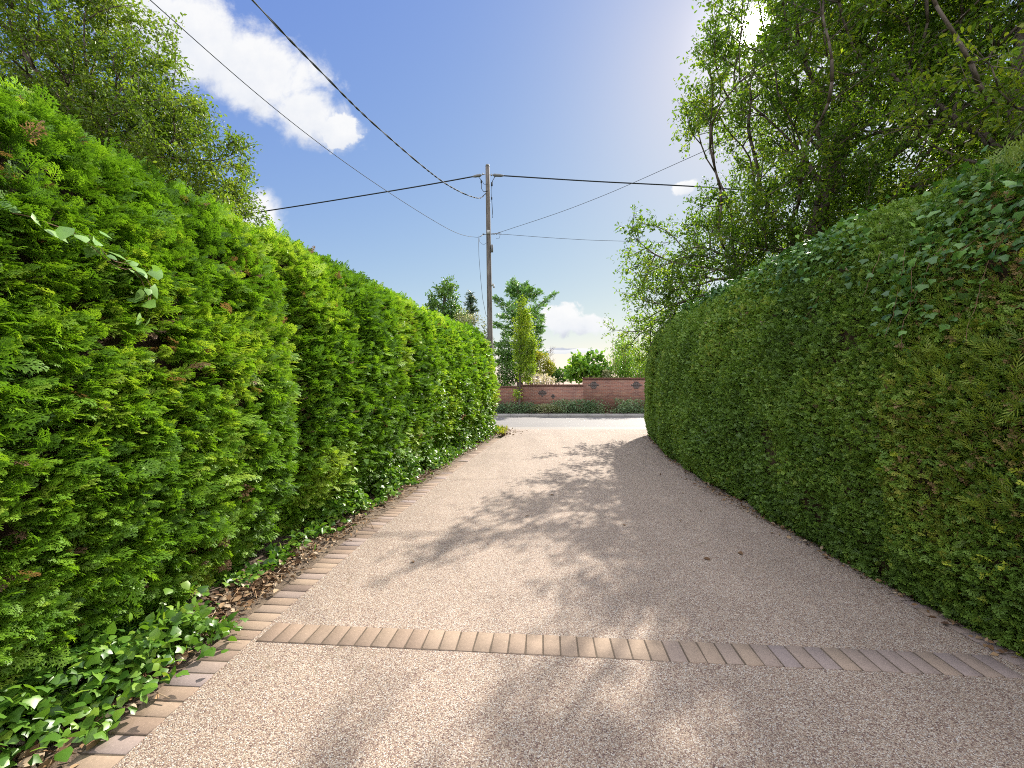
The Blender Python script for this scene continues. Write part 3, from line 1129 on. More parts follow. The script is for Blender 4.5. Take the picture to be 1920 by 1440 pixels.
hr1 = Hedge(PATH_R, -1, PR, 0.0, SR_NEAR + 0.1, False, False, 0.95, 0.03, 0.11, 3)
e = tag(empty('hedge', (3.4, 1.2, 0)), 'olive and brown thinning hedge section with yellow shoots, nearest on the right', 'hedge', 'hedges lining the driveway')
hr1.core(e, 0.07)
so_ = fill_clipped(hr1, M_RNEAR, e, np.random.default_rng(103), 5.2, 3600, lambda d: 0.052 + 0.003 * d, 3, tint_rnear, 0.8)
so_.build('foliage', M_RNEAR, e)
hr2 = Hedge(PATH_R, -1, PR, SR_NEAR - 0.1, SR_FAR + 0.05, False, True, 1.0, 0.0, 0.09, 4)
e = tag(empty('hedge', (3.6, 7.5, 0)), 'long tightly clipped dark green hedge along the right side of the driveway', 'hedge', 'hedges lining the driveway')
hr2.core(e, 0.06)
so_ = fill_clipped(hr2, M_RIGHT, e, np.random.default_rng(104), 5.0, 3300, lambda d: 0.040 + 0.0042 * d, 4, tint_right)
so_.build('foliage', M_RIGHT, e)
hr3 = Hedge(PATH_R, -1, PR, SR_FAR - 0.02, SR_END, True, False, 1.05, 0.0, 0.05, 5)
e = tag(empty('hedge', (4.8, 13.3, 0)), 'rounded clipped end of the right hedge beside the road', 'hedge', 'hedges lining the driveway')
hr3.core(e, 0.06)
so_ = fill_clipped(hr3, M_RIGHT, e, np.random.default_rng(105), 5.0, 2300, lambda d: 0.045 + 0.0042 * d, 5, tint_right)
so_.build('foliage', M_RIGHT, e)

# ------------------------------------------------------------------ shoots, ivy, vines


def uv_ray_on(h, u, v, tmax=5.0):
    """(s, t) on a hedge hull nearest the photo pixel (u, v)"""
    S, T = np.meshgrid(np.linspace(h.s0, h.s1, 240), np.linspace(0.05, tmax, 120), indexing='ij')
    P, _, _ = h.pos(S, T, np.full(S.shape, -0.08))
    y = np.maximum(P[..., 1], 0.3)
    uu = 960 + F * P[..., 0] / y
    vv = 720 - F * (P[..., 2] - 1.6) / y
    d = (uu - u) ** 2 + (vv - v) ** 2 + np.where(P[..., 1] < 0.5, 1e9, 0) + y * 220
    i = np.unravel_index(np.argmin(d), d.shape)
    return S[i], T[i]


def ivy_on(h, pts, per_pt, spread, size, r, leaf, out, strands, soup, stems):
    """leaves following strand lines over a hedge hull; pts are hull (s,t) polylines"""
    for line in pts:
        line = np.asarray(line, float)
        d = np.concatenate([[0], np.cumsum(np.linalg.norm(np.diff(line, axis=0), axis=1))])
        n = max(3, int(d[-1] / 0.045))
        q = np.linspace(0, d[-1], n)
        s_ = np.interp(q, d, line[:, 0]) + 0.03 * np.cumsum(r.normal(0, 0.3, n))
        t_ = np.interp(q, d, line[:, 1]) + 0.03 * np.cumsum(r.normal(0, 0.3, n))
        P, N, T = h.pos(s_, t_, np.full(n, -out))
        s1_ = Soup()
        tube(s1_, P, 0.0022, 4)
        stems.append(s1_)
        for k in range(per_pt):
            m = len(P)
            pp = P + r.normal(0, spread, (m, 3)) + N * r.uniform(-0.02, 0.05, m)[:, None]
            Y = unit(r.normal(0, 0.8, (m, 3)) + np.array([0, 0, -0.55]) + N * 0.35)
            up = unit(N + np.array([0, 0, 0.55]) + r.normal(0, 0.35, (m, 3)))
            scatter(soup, [leaf], pp, Y, up, 0.25, size * r.uniform(0.6, 1.25, m), np.clip(r.beta(2, 2.4, m), 0, 1), r)


# ivy mat over the right hedge
r = np.random.default_rng(31)
e = tag(empty('ivy', (3.3, 4.0, 3.0)), 'dark green ivy mat spilling over the top of the right hedge', 'ivy')
sl, st = Soup(), []


def ivy_band(h, s0, s1, t_c, t_w, n, r, size, leaf, soup, gate):
    s = r.uniform(s0, s1, n)
    t = t_c(s) + r.normal(0, 1, n) * t_w(s)
    P, N, T = h.pos(s, np.clip(t, 0.1, 4.9), -np.abs(r.normal(0.03, 0.05, n)))
    k = gate(P, r)
    P, N = P[k], N[k]
    m = len(P)
    Y = unit(r.normal(0, 0.7, (m, 3)) + np.array([0, 0, -0.6]) + N * 0.4)
    up = unit(N + np.array([0, 0, 0.6]) + r.normal(0, 0.35, (m, 3)))
    tint = np.clip(0.75 * fbm(P, 2.0, 2, 3) + r.normal(0, 0.2, m), 0, 1)
    scatter(soup, [leaf], P, Y, up, 0.25, size * r.uniform(0.6, 1.3, m), tint, r)


gate = lambda P, r: fbm(P, 1.8, 2, 22) + r.normal(0, 0.06, len(P)) > 0.40
ivy_band(hr1, 2.0, hr1.s1, lambda s: 3.05 + 0 * s, lambda s: 0.42 + 0 * s, 3200, r, 0.062, L_IVY, sl, gate)
ivy_band(hr2, hr2.s0, hr2.s0 + 6.5, lambda s: 3.15 + 0.03 * (s - hr2.s0), lambda s: np.maximum(0.08, 0.38 - 0.065 * (s - hr2.s0)), 5000, r, 0.060, L_IVY, sl, gate)
lines1, lines2 = [], []
for (u, v, u2, v2) in ((1905, 400, 1800, 640), (1850, 420, 1760, 520), (1800, 400, 1700, 560)):
    lines1.append([uv_ray_on(hr1, u, v), uv_ray_on(hr1, u2, v2)])
for (u, v, u2, v2) in ((1720, 440, 1668, 640), (1640, 470, 1610, 560), (1560, 510, 1500, 600), (1690, 470, 1650, 640)):
    lines2.append([uv_ray_on(hr2, u, v), uv_ray_on(hr2, u2, v2)])
ivy_on(hr1, lines1, 1, 0.05, 0.07, r, L_IVY, 0.05, 1, sl, st)
ivy_on(hr2, lines2, 1, 0.03, 0.065, r, L_IVY, 0.05, 1, sl, st)
sl.build('leaves', M_IVY, e)
for s1_ in st:
    s1_.build('stem', M_TWIG, e)

# yellow-green shoots standing out of the near right hedge
M_SHOOT = leaf_mat('yellow_shoots', [(0.0, (0.109, 0.167, 0.020)), (0.6, (0.187, 0.258, 0.027)), (1.0, (0.265, 0.319, 0.039))], trans=0.4)
r = np.random.default_rng(32)
so_ = Soup()
e_sh = tag(empty('cypress_shoots', (3.0, 2.6, 1.8)), 'yellow green shoots sprouting from the brown section of the right hedge', 'shoots')
for (cu, cv, n, ru, rv) in ((1730, 690, 44, 60, 50), (1800, 620, 48, 90, 60), (1850, 760, 80, 80, 130), (1780, 850, 52, 70, 110), (1840, 950, 30, 80, 60), (1740, 540, 16, 60, 50)):
    for _ in range(n):
        s_, t_ = uv_ray_on(hr1 if cu > 1705 else hr2, cu + r.normal(0, ru * 0.6), cv + r.normal(0, rv * 0.6))
        P, N, T = hr1.pos(np.array([s_]), np.array([t_]), np.array([0.0]))
        m = r.integers(1, 4)
        Y = unit(N * 0.55 + np.array([0, 0, 0.8]) + r.normal(0, 0.5, (m, 3)))
        Pm = np.repeat(P, m, 0) + r.normal(0, 0.03, (m, 3))
        scatter(so_, SHOOT, Pm, Y, np.repeat(N, m, 0) + r.normal(0, 0.6, (m, 3)), 0.9, r.uniform(0.06, 0.19, m), r.uniform(0, 1, m), r)
e_s2 = tag(empty('cypress_shoots', (3.1, 6.0, 1.8)), 'sparse fresh light green shoots straying from the long clipped right hedge', 'shoots')
so2 = Soup()
n = 420
s_ = r.uniform(hr2.s0 + 0.2, hr2.s0 + 7.5, n)
P, N, T = hr2.pos(s_, r.uniform(0.3, 3.3, n), np.zeros(n))
Y = unit(N * 0.6 + np.array([0, 0, 0.6]) + r.normal(0, 0.5, (n, 3)))
scatter(so2, SHOOT, P, Y, N + r.normal(0, 0.6, (n, 3)), 0.9, r.uniform(0.05, 0.11, n), r.uniform(0, 0.25, n), r)
so2.build('foliage', M_SHOOT, e_s2)
# upright tuft on top
n = 220
s_ = r.uniform(4.0, 5.05, n)
P, N, T = hr1.pos(s_, 3.35 + r.normal(0, 0.18, n), np.zeros(n))
Y = unit(np.array([0, 0, 1.0]) + r.normal(0, 0.28, (n, 3)))
scatter(so_, SHOOT, P, Y, unit(r.normal(0, 1, (n, 3)) + N * 0.5), 1.0, r.uniform(0.10, 0.28, n), r.uniform(0, 0.8, n), r)
so_.build('foliage', M_SHOOT, e_sh)

# pale vine trailing over the near left hedge
r = np.random.default_rng(33)
e = tag(empty('vine', (-2.3, 2.3, 2.3)), 'pale leafy vine trailing down across the near left hedge', 'vine')
sl, st = Soup(), []
ln = [uv_ray_on(hl1, u, v) for (u, v) in ((5, 395), (90, 425), (150, 450), (190, 490), (245, 505), (275, 560), (268, 585))]
ivy_on(hl1, [ln], 1, 0.022, 0.075, r, L_HEART, 0.10, 1, sl, st)
ivy_on(hl1, [ln[2:]], 1, 0.03, 0.075, r, L_HEART, 0.11, 1, sl, st)
sl.build('leaves', M_VINE, e)
for s1_ in st:
    s1_.build('stem', M_TWIG, e)
# ivy strands on the far left hedge
e = tag(empty('vine', (-1.3, 9.0, 1.5)), 'thin pale ivy strands climbing the far half of the left hedge', 'vine')
sl, st = Soup(), []
for pl in (((820, 700), (822, 730), (832, 760)), ((905, 640), (915, 680), (918, 760), (915, 800)), ((655, 850), (662, 875)), ((740, 840), (770, 850))):
    ivy_on(hl2, [[uv_ray_on(hl2, *p) for p in pl]], 3, 0.06, 0.075, r, L_IVY, 0.10, 1, sl, st)
sl.build('leaves', M_VINE, e)
for s1_ in st:
    s1_.build('stem', M_TWIG, e)


def ground_ivy(name_lab, regions, size, leafs, mat, r, zmax, n_each, loc):
    e = tag(empty('ground_ivy', loc), name_lab, 'ivy')
    sl, st = Soup(), []
    for (x0, y0, x1, y1, w, n, h) in regions:
        f = r.random(n)
        p = np.stack([x0 + (x1 - x0) * f + r.normal(0, w, n), y0 + (y1 - y0) * f + r.normal(0, w * 0.6, n), np.zeros(n)], 1)
        lump = np.clip((fbm(p, 3.2, 2, 40) - 0.3) * 2.2, 0.05, 1)
        keep = fbm(p, 2.6, 2, 51) > 0.31
        p[:, 2] = 0.03 + h * lump * r.random(n) ** 0.7
        p = p[keep]
        lump = lump[keep]
        n = len(p)
        Y = unit(np.stack([r.normal(0.45, 0.6, n), r.normal(-0.15, 0.6, n), r.normal(-0.1, 0.4, n)], 1))
        up = unit(np.array([0.40, 0.10, 1.0]) + r.normal(0, 0.50, (n, 3)))
        scatter(sl, leafs, p, Y, up, 0.3, size * r.uniform(0.55, 1.3, n), np.clip(r.beta(1.6, 1.9, n), 0, 1), r)
        for k in r.integers(0, n, 0):
            b = p[k]
            q = np.stack([b + np.array([0.25, -0.1, 0]) * t_ + np.array([0, 0, 0.10 * math.sin(3.1 * t_)]) + np.array([-0.15, 0, 0]) for t_ in np.linspace(0, 1, 7)])
            s1_ = Soup()
            tube(s1_, q, 0.003, 4)
            st.append(s1_)
    sl.build('leaves', mat, e)
    for s1_ in st:
        s1_.build('stem', M_TWIG, e)
    return e


r = np.random.default_rng(34)
M_GIVY = leaf_mat('glossy_ground_ivy', [(0.0, (0.038, 0.106, 0.015)), (0.4, (0.093, 0.202, 0.023)), (0.75, (0.153, 0.287, 0.028)), (1.0, (0.262, 0.362, 0.047))], trans=0.3, rough=0.38, spec=0.42)
ground_ivy('glossy large leaved ivy spreading over the soil at the lower left corner', [
    (-2.35, 1.4, -2.02, 2.35, 0.14, 1500, 0.36), (-2.15, 2.2, -1.93, 2.75, 0.09, 850, 0.28), (-2.5, 1.6, -2.30, 3.0, 0.12, 1100, 0.6)],
    0.060, [L_IVY, L_HEART], M_GIVY, r, 0.4, 0, (-2.2, 2.2, 0))
ground_ivy('small leaved ivy fringe along the foot of the far left hedge', [
    (-2.25, 3.4, -2.0, 4.6, 0.08, 480, 0.40), (-2.06, 4.6, -1.76, 6.6, 0.08, 1500, 0.50), (-1.80, 6.4, -1.45, 9.0, 0.09, 1900, 0.55), (-1.48, 9.0, -0.84, 12.6, 0.11, 1900, 0.55), (-0.80, 12.4, -0.55, 14.2, 0.12, 700, 0.6)],
    0.075, [L_IVY, L_SIMPLE], M_GIVY, r, 0.5, 0, (-1.6, 7, 0))

# leaf litter on the soil strip and along the right hedge
r = np.random.default_rng(35)
so_ = Soup()


def litter(so_, x0, y0, x1, y1, w, n, size, r, zb):
    f = r.random(n)
    p = np.stack([x0 + (x1 - x0) * f + r.normal(0, w, n), y0 + (y1 - y0) * f + r.normal(0, 0.1, n), zb + r.random(n) * 0.03], 1)
    Y = unit(r.normal(0, 1, (n, 3)) * np.array([1, 1, 0.25]))
    up = unit(np.array([0, 0, 1.0]) + r.normal(0, 0.4, (n, 3)))
    scatter(so_, [L_SIMPLE, L_TINY], p, Y, up, 0.5, size * r.uniform(0.5, 1.4, n), r.random(n), r)


for (a) in ((-2.08, 1.2, -2.02, 3.6, 0.10, 900, 0.05), (-2.02, 3.4, -1.86, 5.0, 0.09, 600, 0.045), (-1.86, 5.0, -1.42, 8.6, 0.09, 700, 0.045), (-1.42, 8.6, -0.62, 13.4, 0.10, 500, 0.05)):
    litter(so_, *a, r, 0.012)
litter(so_, 2.95, 1.5, 3.0, 6.5, 0.07, 500, 0.04, r, 0.006)
litter(so_, 3.0, 6.5, 4.2, 13.6, 0.10, 350, 0.05, r, 0.006)
litter(so_, -0.4, 13.0, -0.2, 15.0, 0.25, 200, 0.06, r, 0.03)
tag(so_.build('leaf_litter', M_LITTER), 'dry brown leaf litter on the soil along the hedge bottoms', 'leaf litter', kind='stuff')
# twigs in the litter
so_ = Soup()
for _ in range(160):
    f = r.random()
    c = np.array([-2.08 + 0.9 * f ** 1.5 + r.normal(0, 0.08), 1.4 + 7 * f, 0.03])
    a = r.uniform(0, 6.28)
    L = r.uniform(0.04, 0.16)
    d = np.array([math.cos(a), math.sin(a), r.normal(0, 0.1)]) * L
    tube(so_, [c - d, c + np.array([0, 0, 0.006]), c + d], r.uniform(0.0015, 0.0035), 4, r.random())
tag(so_.build('twig_litter', M_LITTER), 'thin dry twigs scattered on the soil beside the pavers', 'twigs', kind='stuff')
# stray leaves on the drive
LEAFPOS = [(1.95, 5.05), (2.35, 5.4), (1.75, 3.95), (1.25, 4.9), (0.55, 6.2), (2.6, 7.6), (3.1, 9.9), (0.95, 8.8), (2.15, 4.1), (2.5, 6.3), (-0.9, 3.9), (0.15, 5.2)]
for i, (x, y) in enumerate(LEAFPOS):
    q = Soup()
    n1_ = np.array([[x, y, 0.008]])
    scatter(q, [L_SIMPLE], n1_, unit(r.normal(0, 1, (1, 3)) * np.array([1, 1, 0.1])), unit(np.array([[0.0, 0, 1]]) + r.normal(0, 0.3, (1, 3))), 0.2, 0.055 * r.uniform(0.7, 1.3), r.random(1) * 0.5, r)
    tag(q.build('fallen_leaf', M_LITTER), 'small curled brown leaf lying on the gravel driveway', 'leaf', 'stray leaves on the driveway')

# ------------------------------------------------------------------ trees


def grow(base, trunk, ells, n, seed, gap=0.40, gscale=0.8, power=0.40, tip=0.008, crowd=0.0):
    """skeleton: trunk polyline then crown points joined to the nearest older node"""
    r = np.random.default_rng(seed)
    pts = []
    vol = np.array([e[1][0] * e[1][1] * e[1][2] for e in ells])
    want = (n * vol / vol.sum()).astype(int) + 5
    for (c, rad), w in zip(ells, want):
        got = 0
        while got < w:
            q = r.normal(0, 1, (w * 2, 3))
            q = unit(q) * (r.random((w * 2, 1)) ** 0.42)
            p = np.array(c) + q * np.array(rad)
            p = p[(fbm(p, gscale, 2, seed) > gap)]
            p = p[p[:, 2] > 1.0]
            pts.append(p[:w - got])
            got += len(p[:w - got])
    pts = np.concatenate(pts)
    nodes = [np.array(p, float) for p in trunk]
    parent = [-1] + list(range(len(trunk) - 1))
    nt_ = len(trunk)
    root = np.array(trunk[max(1, nt_ // 2)])
    pts = pts[np.argsort(np.linalg.norm(pts - root, axis=1))]
    arr = np.zeros((len(pts) * 3 + nt_, 3))
    plen = np.zeros(len(arr))
    arr[:nt_] = nodes
    par = np.full(len(arr), -1)
    for i in range(1, nt_):
        par[i] = i - 1
        plen[i] = plen[i - 1] + np.linalg.norm(arr[i] - arr[i - 1])
    cnt = nt_
    lo = 2 if nt_ > 3 else 1
    for p in pts:
        d = np.linalg.norm(arr[lo:cnt] - p, axis=1)
        cost = d + 0.28 * plen[lo:cnt] + np.where(arr[lo:cnt, 2] > p[2] + 0.5, 0.4, 0)
        j = int(np.argmin(cost)) + lo
        dd = np.linalg.norm(p - arr[j])
        if dd > 0.7 and cnt < len(arr) - 2:        # break long limbs with a bend
            k = 2 if dd > 1.6 else 1
            a0 = arr[j].copy()
            for q in range(k):
                f = (q + 1) / (k + 1)
                mpt = a0 + (p - a0) * f + r.normal(0, 0.075 * dd, 3) + np.array([0, 0, -0.05 * dd * math.sin(math.pi * f)])
                arr[cnt] = mpt
                par[cnt] = j
                plen[cnt] = plen[j] + np.linalg.norm(arr[cnt] - arr[j])
                j = cnt
                cnt += 1
        if cnt >= len(arr):
            break
        arr[cnt] = p
        par[cnt] = j
        plen[cnt] = plen[j] + np.linalg.norm(p - arr[j])
        cnt += 1
    arr, par = arr[:cnt], par[:cnt]
    wq = np.ones(cnt)
    for i in range(cnt - 1, 0, -1):
        wq[par[i]] += wq[i]
    main = np.full(cnt, -1)
    for i in range(1, cnt):
        if main[par[i]] < 0 or wq[i] > wq[main[par[i]]]:
            main[par[i]] = i
    mid = np.where((par >= 0) & (main >= 0) & (np.arange(cnt) >= nt_))[0]
    for _ in range(3):
        arr[mid] = 0.5 * arr[mid] + 0.25 * arr[par[mid]] + 0.25 * arr[main[mid]]
    w = np.zeros(cnt)
    kids = np.zeros(cnt, int)
    for i in range(cnt - 1, 0, -1):
        w[i] += 1
        if par[i] >= 0:
            w[par[i]] += w[i]
            kids[par[i]] += 1
    w[0] += 1
    rad = tip * np.maximum(w, 1) ** power
    return arr, par, rad, w, nt_


def tree(name, label, base, trunk, ells, n, seed, mat, leaf, leaf_size, twigs=4, per_twig=13, twig_len=0.42, trunk_r=0.25, gap=0.40, gscale=0.8,
         group=None, cat='tree', bark=None, droop=0.1, tint_off=0.0, power=0.40, tip=0.008, thin=None):
    r = np.random.default_rng(seed + 1000)
    e = tag(empty(name, base), label, cat, group)
    arr, par, rad, w, nt_ = grow(base, trunk, ells, n, seed, gap, gscale, power, tip)
    tr = Soup()
    k = trunk_r / rad[1]
    rad[:nt_] = np.maximum(rad[:nt_], trunk_r * np.linspace(1.15, 0.6, nt_))
    rad = np.minimum(rad, trunk_r * 1.2)
    for i in range(1, len(arr)):
        j = par[i]
        if i < nt_ or rad[i] > 0.035:
            tube(tr, [arr[j], arr[i]], [min(rad[j], rad[i] * 1.25), rad[i]], 8 if i < nt_ else 6)
        else:
            tube(tr, [arr[j], arr[i]], [min(rad[j], rad[i] * 1.4), rad[i]], 4)
    lf = Soup()
    tipn = np.where(w[:] <= 7)[0]
    tipn = tipn[tipn >= nt_]
    c = arr[tipn]
    pdir = unit(arr[tipn] - arr[par[tipn]])
    if thin is not None:
        kk = thin(c, r)
        c, pdir = c[kk], pdir[kk]
    m = len(c)
    for q in range(twigs):
        d = unit(pdir * 0.7 + r.normal(0, 0.75, (m, 3)) + np.array([0, 0, 0.10]))
        L = twig_len * r.uniform(0.6, 1.3, m)
        for i in range(m):
            if i % 2 == q % 2:
                tube(tr, [c[i], c[i] + d[i] * L[i]], [0.006, 0.003], 4)
        ct = r.normal(0, 0.14, m) + 0.9 * (fbm(c, 0.9, 2, seed + 2) - 0.5)
        for z in range(per_twig):
            f = (z + 0.6) / per_twig
            p = c + d * (L * (0.1 + f))[:, None] + r.normal(0, 0.055, (m, 3)) + np.array([0, 0, -droop * 0.3]) * f
            Y = unit(d * 0.5 + r.normal(0, 0.7, (m, 3)) + np.array([0, 0, -droop]))
            up = unit(np.array([0, 0, 1.0]) + r.normal(0, 0.55, (m, 3)))
            scatter(lf, [leaf], p, Y, up, 0.3, leaf_size * r.uniform(0.6, 1.25, m), np.clip(0.45 + tint_off + ct + r.normal(0, 0.16, m), 0, 1), r)
    tr.build('trunk', bark or M_BARK, e, smooth=True)
    lf.build('crown', mat, e)
    return e


# right oaks
tree('oak_tree', 'large oak on the right with low boughs reaching over the clipped hedge towards the road', (7.0, 10.6, 0),
     [(7.0, 10.6, 0), (6.95, 10.55, 1.6), (6.8, 10.5, 3.0), (6.9, 10.3, 4.4), (7.3, 10.0, 6.0), (7.7, 9.7, 7.8)],
     [((8.25, 9.6, 8.2), (4.3, 3.5, 4.9)), ((5.4, 10.8, 5.0), (2.5, 1.9, 1.8)), ((4.55, 12.2, 4.0), (1.5, 1.5, 1.2)), ((4.4, 13.9, 3.2), (1.15, 1.1, 1.0)), ((9.5, 10.5, 5.2), (3.2, 2.5, 1.8))],
     2450, 7, M_OAK, L_OAK, 0.090, twigs=5, per_twig=17, twig_len=0.44, trunk_r=0.24, gap=0.41, gscale=0.75, thin=lambda c, r: np.linalg.norm(np.cross(c - np.array([0, 0, 1.6]), np.array(SUN_DIR)), axis=1) > 0.37)
tree('oak_tree', 'leafy oak standing behind the near end of the right hedge', (8.3, 6.6, 0),
     [(8.3, 6.6, 0), (8.25, 6.6, 2.0), (8.1, 6.7, 3.6), (7.9, 6.8, 5.2), (8.1, 6.8, 7.2), (8.4, 6.6, 9.0)],
     [((8.6, 6.8, 8.4), (3.7, 2.7, 3.8)), ((8.6, 6.0, 5.6), (2.9, 2.2, 1.6)), ((9.8, 4.6, 7.2), (2.2, 1.8, 2.4))],
     1400, 17, M_OAK, L_OAK, 0.088, twigs=5, per_twig=13, twig_len=0.46, trunk_r=0.17, gap=0.49, gscale=0.75, tint_off=0.08)
# left oak
tree('oak_tree', 'olive green spreading oak rising behind the near left hedge', (-13.5, 12.5, 0),
     [(-13.5, 12.5, 0), (-13.4, 12.5, 2.2), (-13.2, 12.4, 4.0), (-12.9, 12.3, 6.0), (-12.6, 12.2, 8.2), (-12.6, 12.2, 10.2)],
     [((-13.6, 11.8, 9.6), (4.6, 3.6, 3.6)), ((-10.2, 12.0, 7.6), (2.6, 2.4, 2.2)), ((-8.75, 12.2, 6.5), (1.6, 1.6, 1.25)), ((-15, 11.5, 6.5), (3.5, 3, 2.0))],
     2200, 27, M_OAK2, L_OAK, 0.105, twigs=5, per_twig=16, twig_len=0.50, trunk_r=0.28, gap=0.43, gscale=0.65)


def at(u, v, d):
    return np.array([(u - 960) / F * d, d, 1.6 + (720 - v) / F * d])


# trees and shrubs behind the brick wall
M_DKLEAF = leaf_mat('evergreen_leaves', [(0.0, (0.039, 0.099, 0.020)), (0.5, (0.094, 0.198, 0.029)), (1.0, (0.188, 0.319, 0.040))], trans=0.3, rough=0.35, spec=0.5)
M_PALE = leaf_mat('variegated_leaves', [(0.0, (0.094, 0.129, 0.047)), (0.4, (0.211, 0.243, 0.109)), (0.75, (0.359, 0.350, 0.218)), (1.0, (0.484, 0.441, 0.328))], trans=0.3)
M_GOLD = leaf_mat('golden_leaves', [(0.0, (0.108, 0.154, 0.019)), (0.5, (0.234, 0.267, 0.023)), (1.0, (0.370, 0.349, 0.037))], trans=0.45)
M_LIME = leaf_mat('fresh_leaves', [(0.0, (0.066, 0.166, 0.023)), (0.5, (0.144, 0.293, 0.034)), (1.0, (0.289, 0.434, 0.056))], trans=0.45, rough=0.4)
M_FRESH = leaf_mat('yellow_green_leaves', [(0.0, (0.114, 0.209, 0.020)), (0.5, (0.280, 0.395, 0.028)), (1.0, (0.481, 0.519, 0.047))], trans=0.5)
M_CEDAR = leaf_mat('cedar_needles', [(0.0, (0.073, 0.170, 0.050)), (0.5, (0.146, 0.300, 0.070)), (1.0, (0.291, 0.460, 0.070))], trans=0.25)
M_BLOOM = leaf_mat('cream_blossom', [(0.0, (0.125, 0.152, 0.062)), (0.4, (0.351, 0.319, 0.234)), (1.0, (0.585, 0.517, 0.437))], trans=0.3)
M_LOW = leaf_mat('grey_green_shrub', [(0.0, (0.051, 0.099, 0.047)), (0.5, (0.112, 0.188, 0.084)), (1.0, (0.243, 0.336, 0.168))], trans=0.25)


def shrub(name, label, cat, ells, n, leaf, size, mat, seed, stems=5, bark=None, up_bias=0.4, tint_c=0.5, gap=0.36, gscale=1.6, group=None):
    r = np.random.default_rng(seed)
    b = np.array(ells[0][0], float)
    e = tag(empty(name, (b[0], b[1], 0.05)), label, cat, group)
    lf, st = Soup(), []
    vol = np.array([x[1][0] * x[1][1] * x[1][2] for x in ells]) ** 0.8
    for (c, rad), k in zip(ells, (n * vol / vol.sum()).astype(int)):
        q = unit(r.normal(0, 1, (k, 3))) * (r.random((k, 1)) ** 0.30)
        p = np.array(c) + q * np.array(rad) * (0.78 + 0.5 * (fbm(q * 2 + np.array(c), 1.2, 2, seed)[:, None] - 0.25))
        g = fbm(p, gscale, 2, seed + 5)
        keep = (g > gap) & (p[:, 2] > 0.12)
        p, q = p[keep], q[keep]
        m = len(p)
        Y = unit(unit(q) * 0.6 + r.normal(0, 0.7, (m, 3)))
        up = unit(np.array([0, 0, 1.0]) + q * up_bias + r.normal(0, 0.45, (m, 3)))
        scatter(lf, leaf, p, Y, up, 0.4, size * r.uniform(0.6, 1.3, m), np.clip(tint_c + 0.9 * (fbm(p, 1.5, 2, seed + 8) - 0.5) + r.normal(0, 0.17, m), 0, 1), r)
        for i in range(stems):
            if m == 0:
                break
            tgt = p[r.integers(0, m)]
            b0 = np.array([c[0] + r.normal(0, 0.12), c[1] + r.normal(0, 0.12), 0.0])
            mid = (b0 + tgt) / 2 + r.normal(0, 0.08, 3)
            s1_ = Soup()
            tube(s1_, [b0, mid, tgt], [0.03, 0.02, 0.008], 6)
            st.append(s1_)
    lf.build('foliage', mat, e)
    for s1_ in st:
        s1_.build('stem', bark or M_BARK, e, smooth=True)
    return e


def el(u, v, d, ru, rv, ry=None):
    c = at(u, v, d)
    a, b = ru / F * d, rv / F * d
    return (tuple(c), (a, ry if ry else max(0.5, 0.8 * a), b))


# dark evergreen top above the left hedge
tb = at(832, 700, 27)
tree('evergreen_tree', 'dark green evergreen treetop showing above the end of the left hedge', (tb[0], 27, 0),
     [(tb[0], 27, 0), (tb[0], 27, 2), (tb[0] + 0.05, 27, 4), (tb[0], 27, 6), (tb[0] + 0.1, 27, 7.6)],
     [el(832, 575, 27, 28, 40), el(838, 545, 27, 17, 28), el(850, 600, 27, 32, 22), (tuple(at(835, 640, 27)), (1.6, 1.3, 1.6))],
     330, 51, M_DKLEAF, L_SIMPLE, 0.16, twigs=4, per_twig=9, twig_len=0.4, trunk_r=0.14, gap=0.34)
# small blue-grey conifer spire
M_SPIRE = leaf_mat('bluish_needles', [(0.0, (0.031, 0.061, 0.039)), (0.5, (0.062, 0.106, 0.062)), (1.0, (0.117, 0.167, 0.094))], trans=0.2)


def conifer(name, label, x, y, z0, z1, boughs, spread, mat, seed, tuft, tuft_size, rise, density=7, shape=1.0, cat='tree', trunk_r=0.12):
    r = np.random.default_rng(seed)
    e = tag(empty(name, (x, y, 0.05)), label, cat)
    tr, lf = Soup(), Soup()
    tube(tr, [(x, y, 0), (x + r.normal(0, 0.03), y, z1 * 0.5), (x, y, z1)], [trunk_r, trunk_r * 0.6, 0.015], 8)
    for i in range(boughs):
        f = (i + r.random()) / boughs
        z = z0 + (z1 - z0) * f
        a = i * 2.399 + r.normal(0, 0.3)
        L = spread * (1 - f) ** shape * r.uniform(0.55, 1.15) + 0.10
        d = np.array([math.cos(a), math.sin(a), rise + r.normal(0, 0.12)])
        n = max(3, int(L / 0.16))
        tt = np.linspace(0, 1, n)
        q = np.array([x, y, z]) + d * (L * tt)[:, None] + np.array([0, 0, -0.16 * L]) * (tt ** 2)[:, None]
        tube(tr, q, np.linspace(0.03, 0.008, n), 4)
        for p in q:
            m = density
            Y = unit(np.tile(d, (m, 1)) * 0.6 + r.normal(0, 0.6, (m, 3)) + np.array([0, 0, -0.15]))
            scatter(lf, tuft, np.tile(p, (m, 1)) + r.normal(0, 0.07, (m, 3)), Y, np.tile([0, 0, 1.0], (m, 1)), 0.5, tuft_size * r.uniform(0.6, 1.3, m), np.clip(0.3 + 0.4 * f + r.normal(0, 0.2, m), 0, 1), r)
    # leader
    n = 40
    p = np.stack([x + r.normal(0, 0.05, n), y + r.normal(0, 0.05, n), r.uniform(z1 - 0.8, z1, n)], 1)
    scatter(lf, tuft, p, unit(np.array([0, 0, 0.8]) + r.normal(0, 0.6, (n, 3))), np.tile([0, 1.0, 0.1], (n, 1)), 1.0, tuft_size * 0.8, r.random(n), r)
    tr.build('trunk', M_BARK, e, smooth=True)
    lf.build('crown', mat, e)
    return e


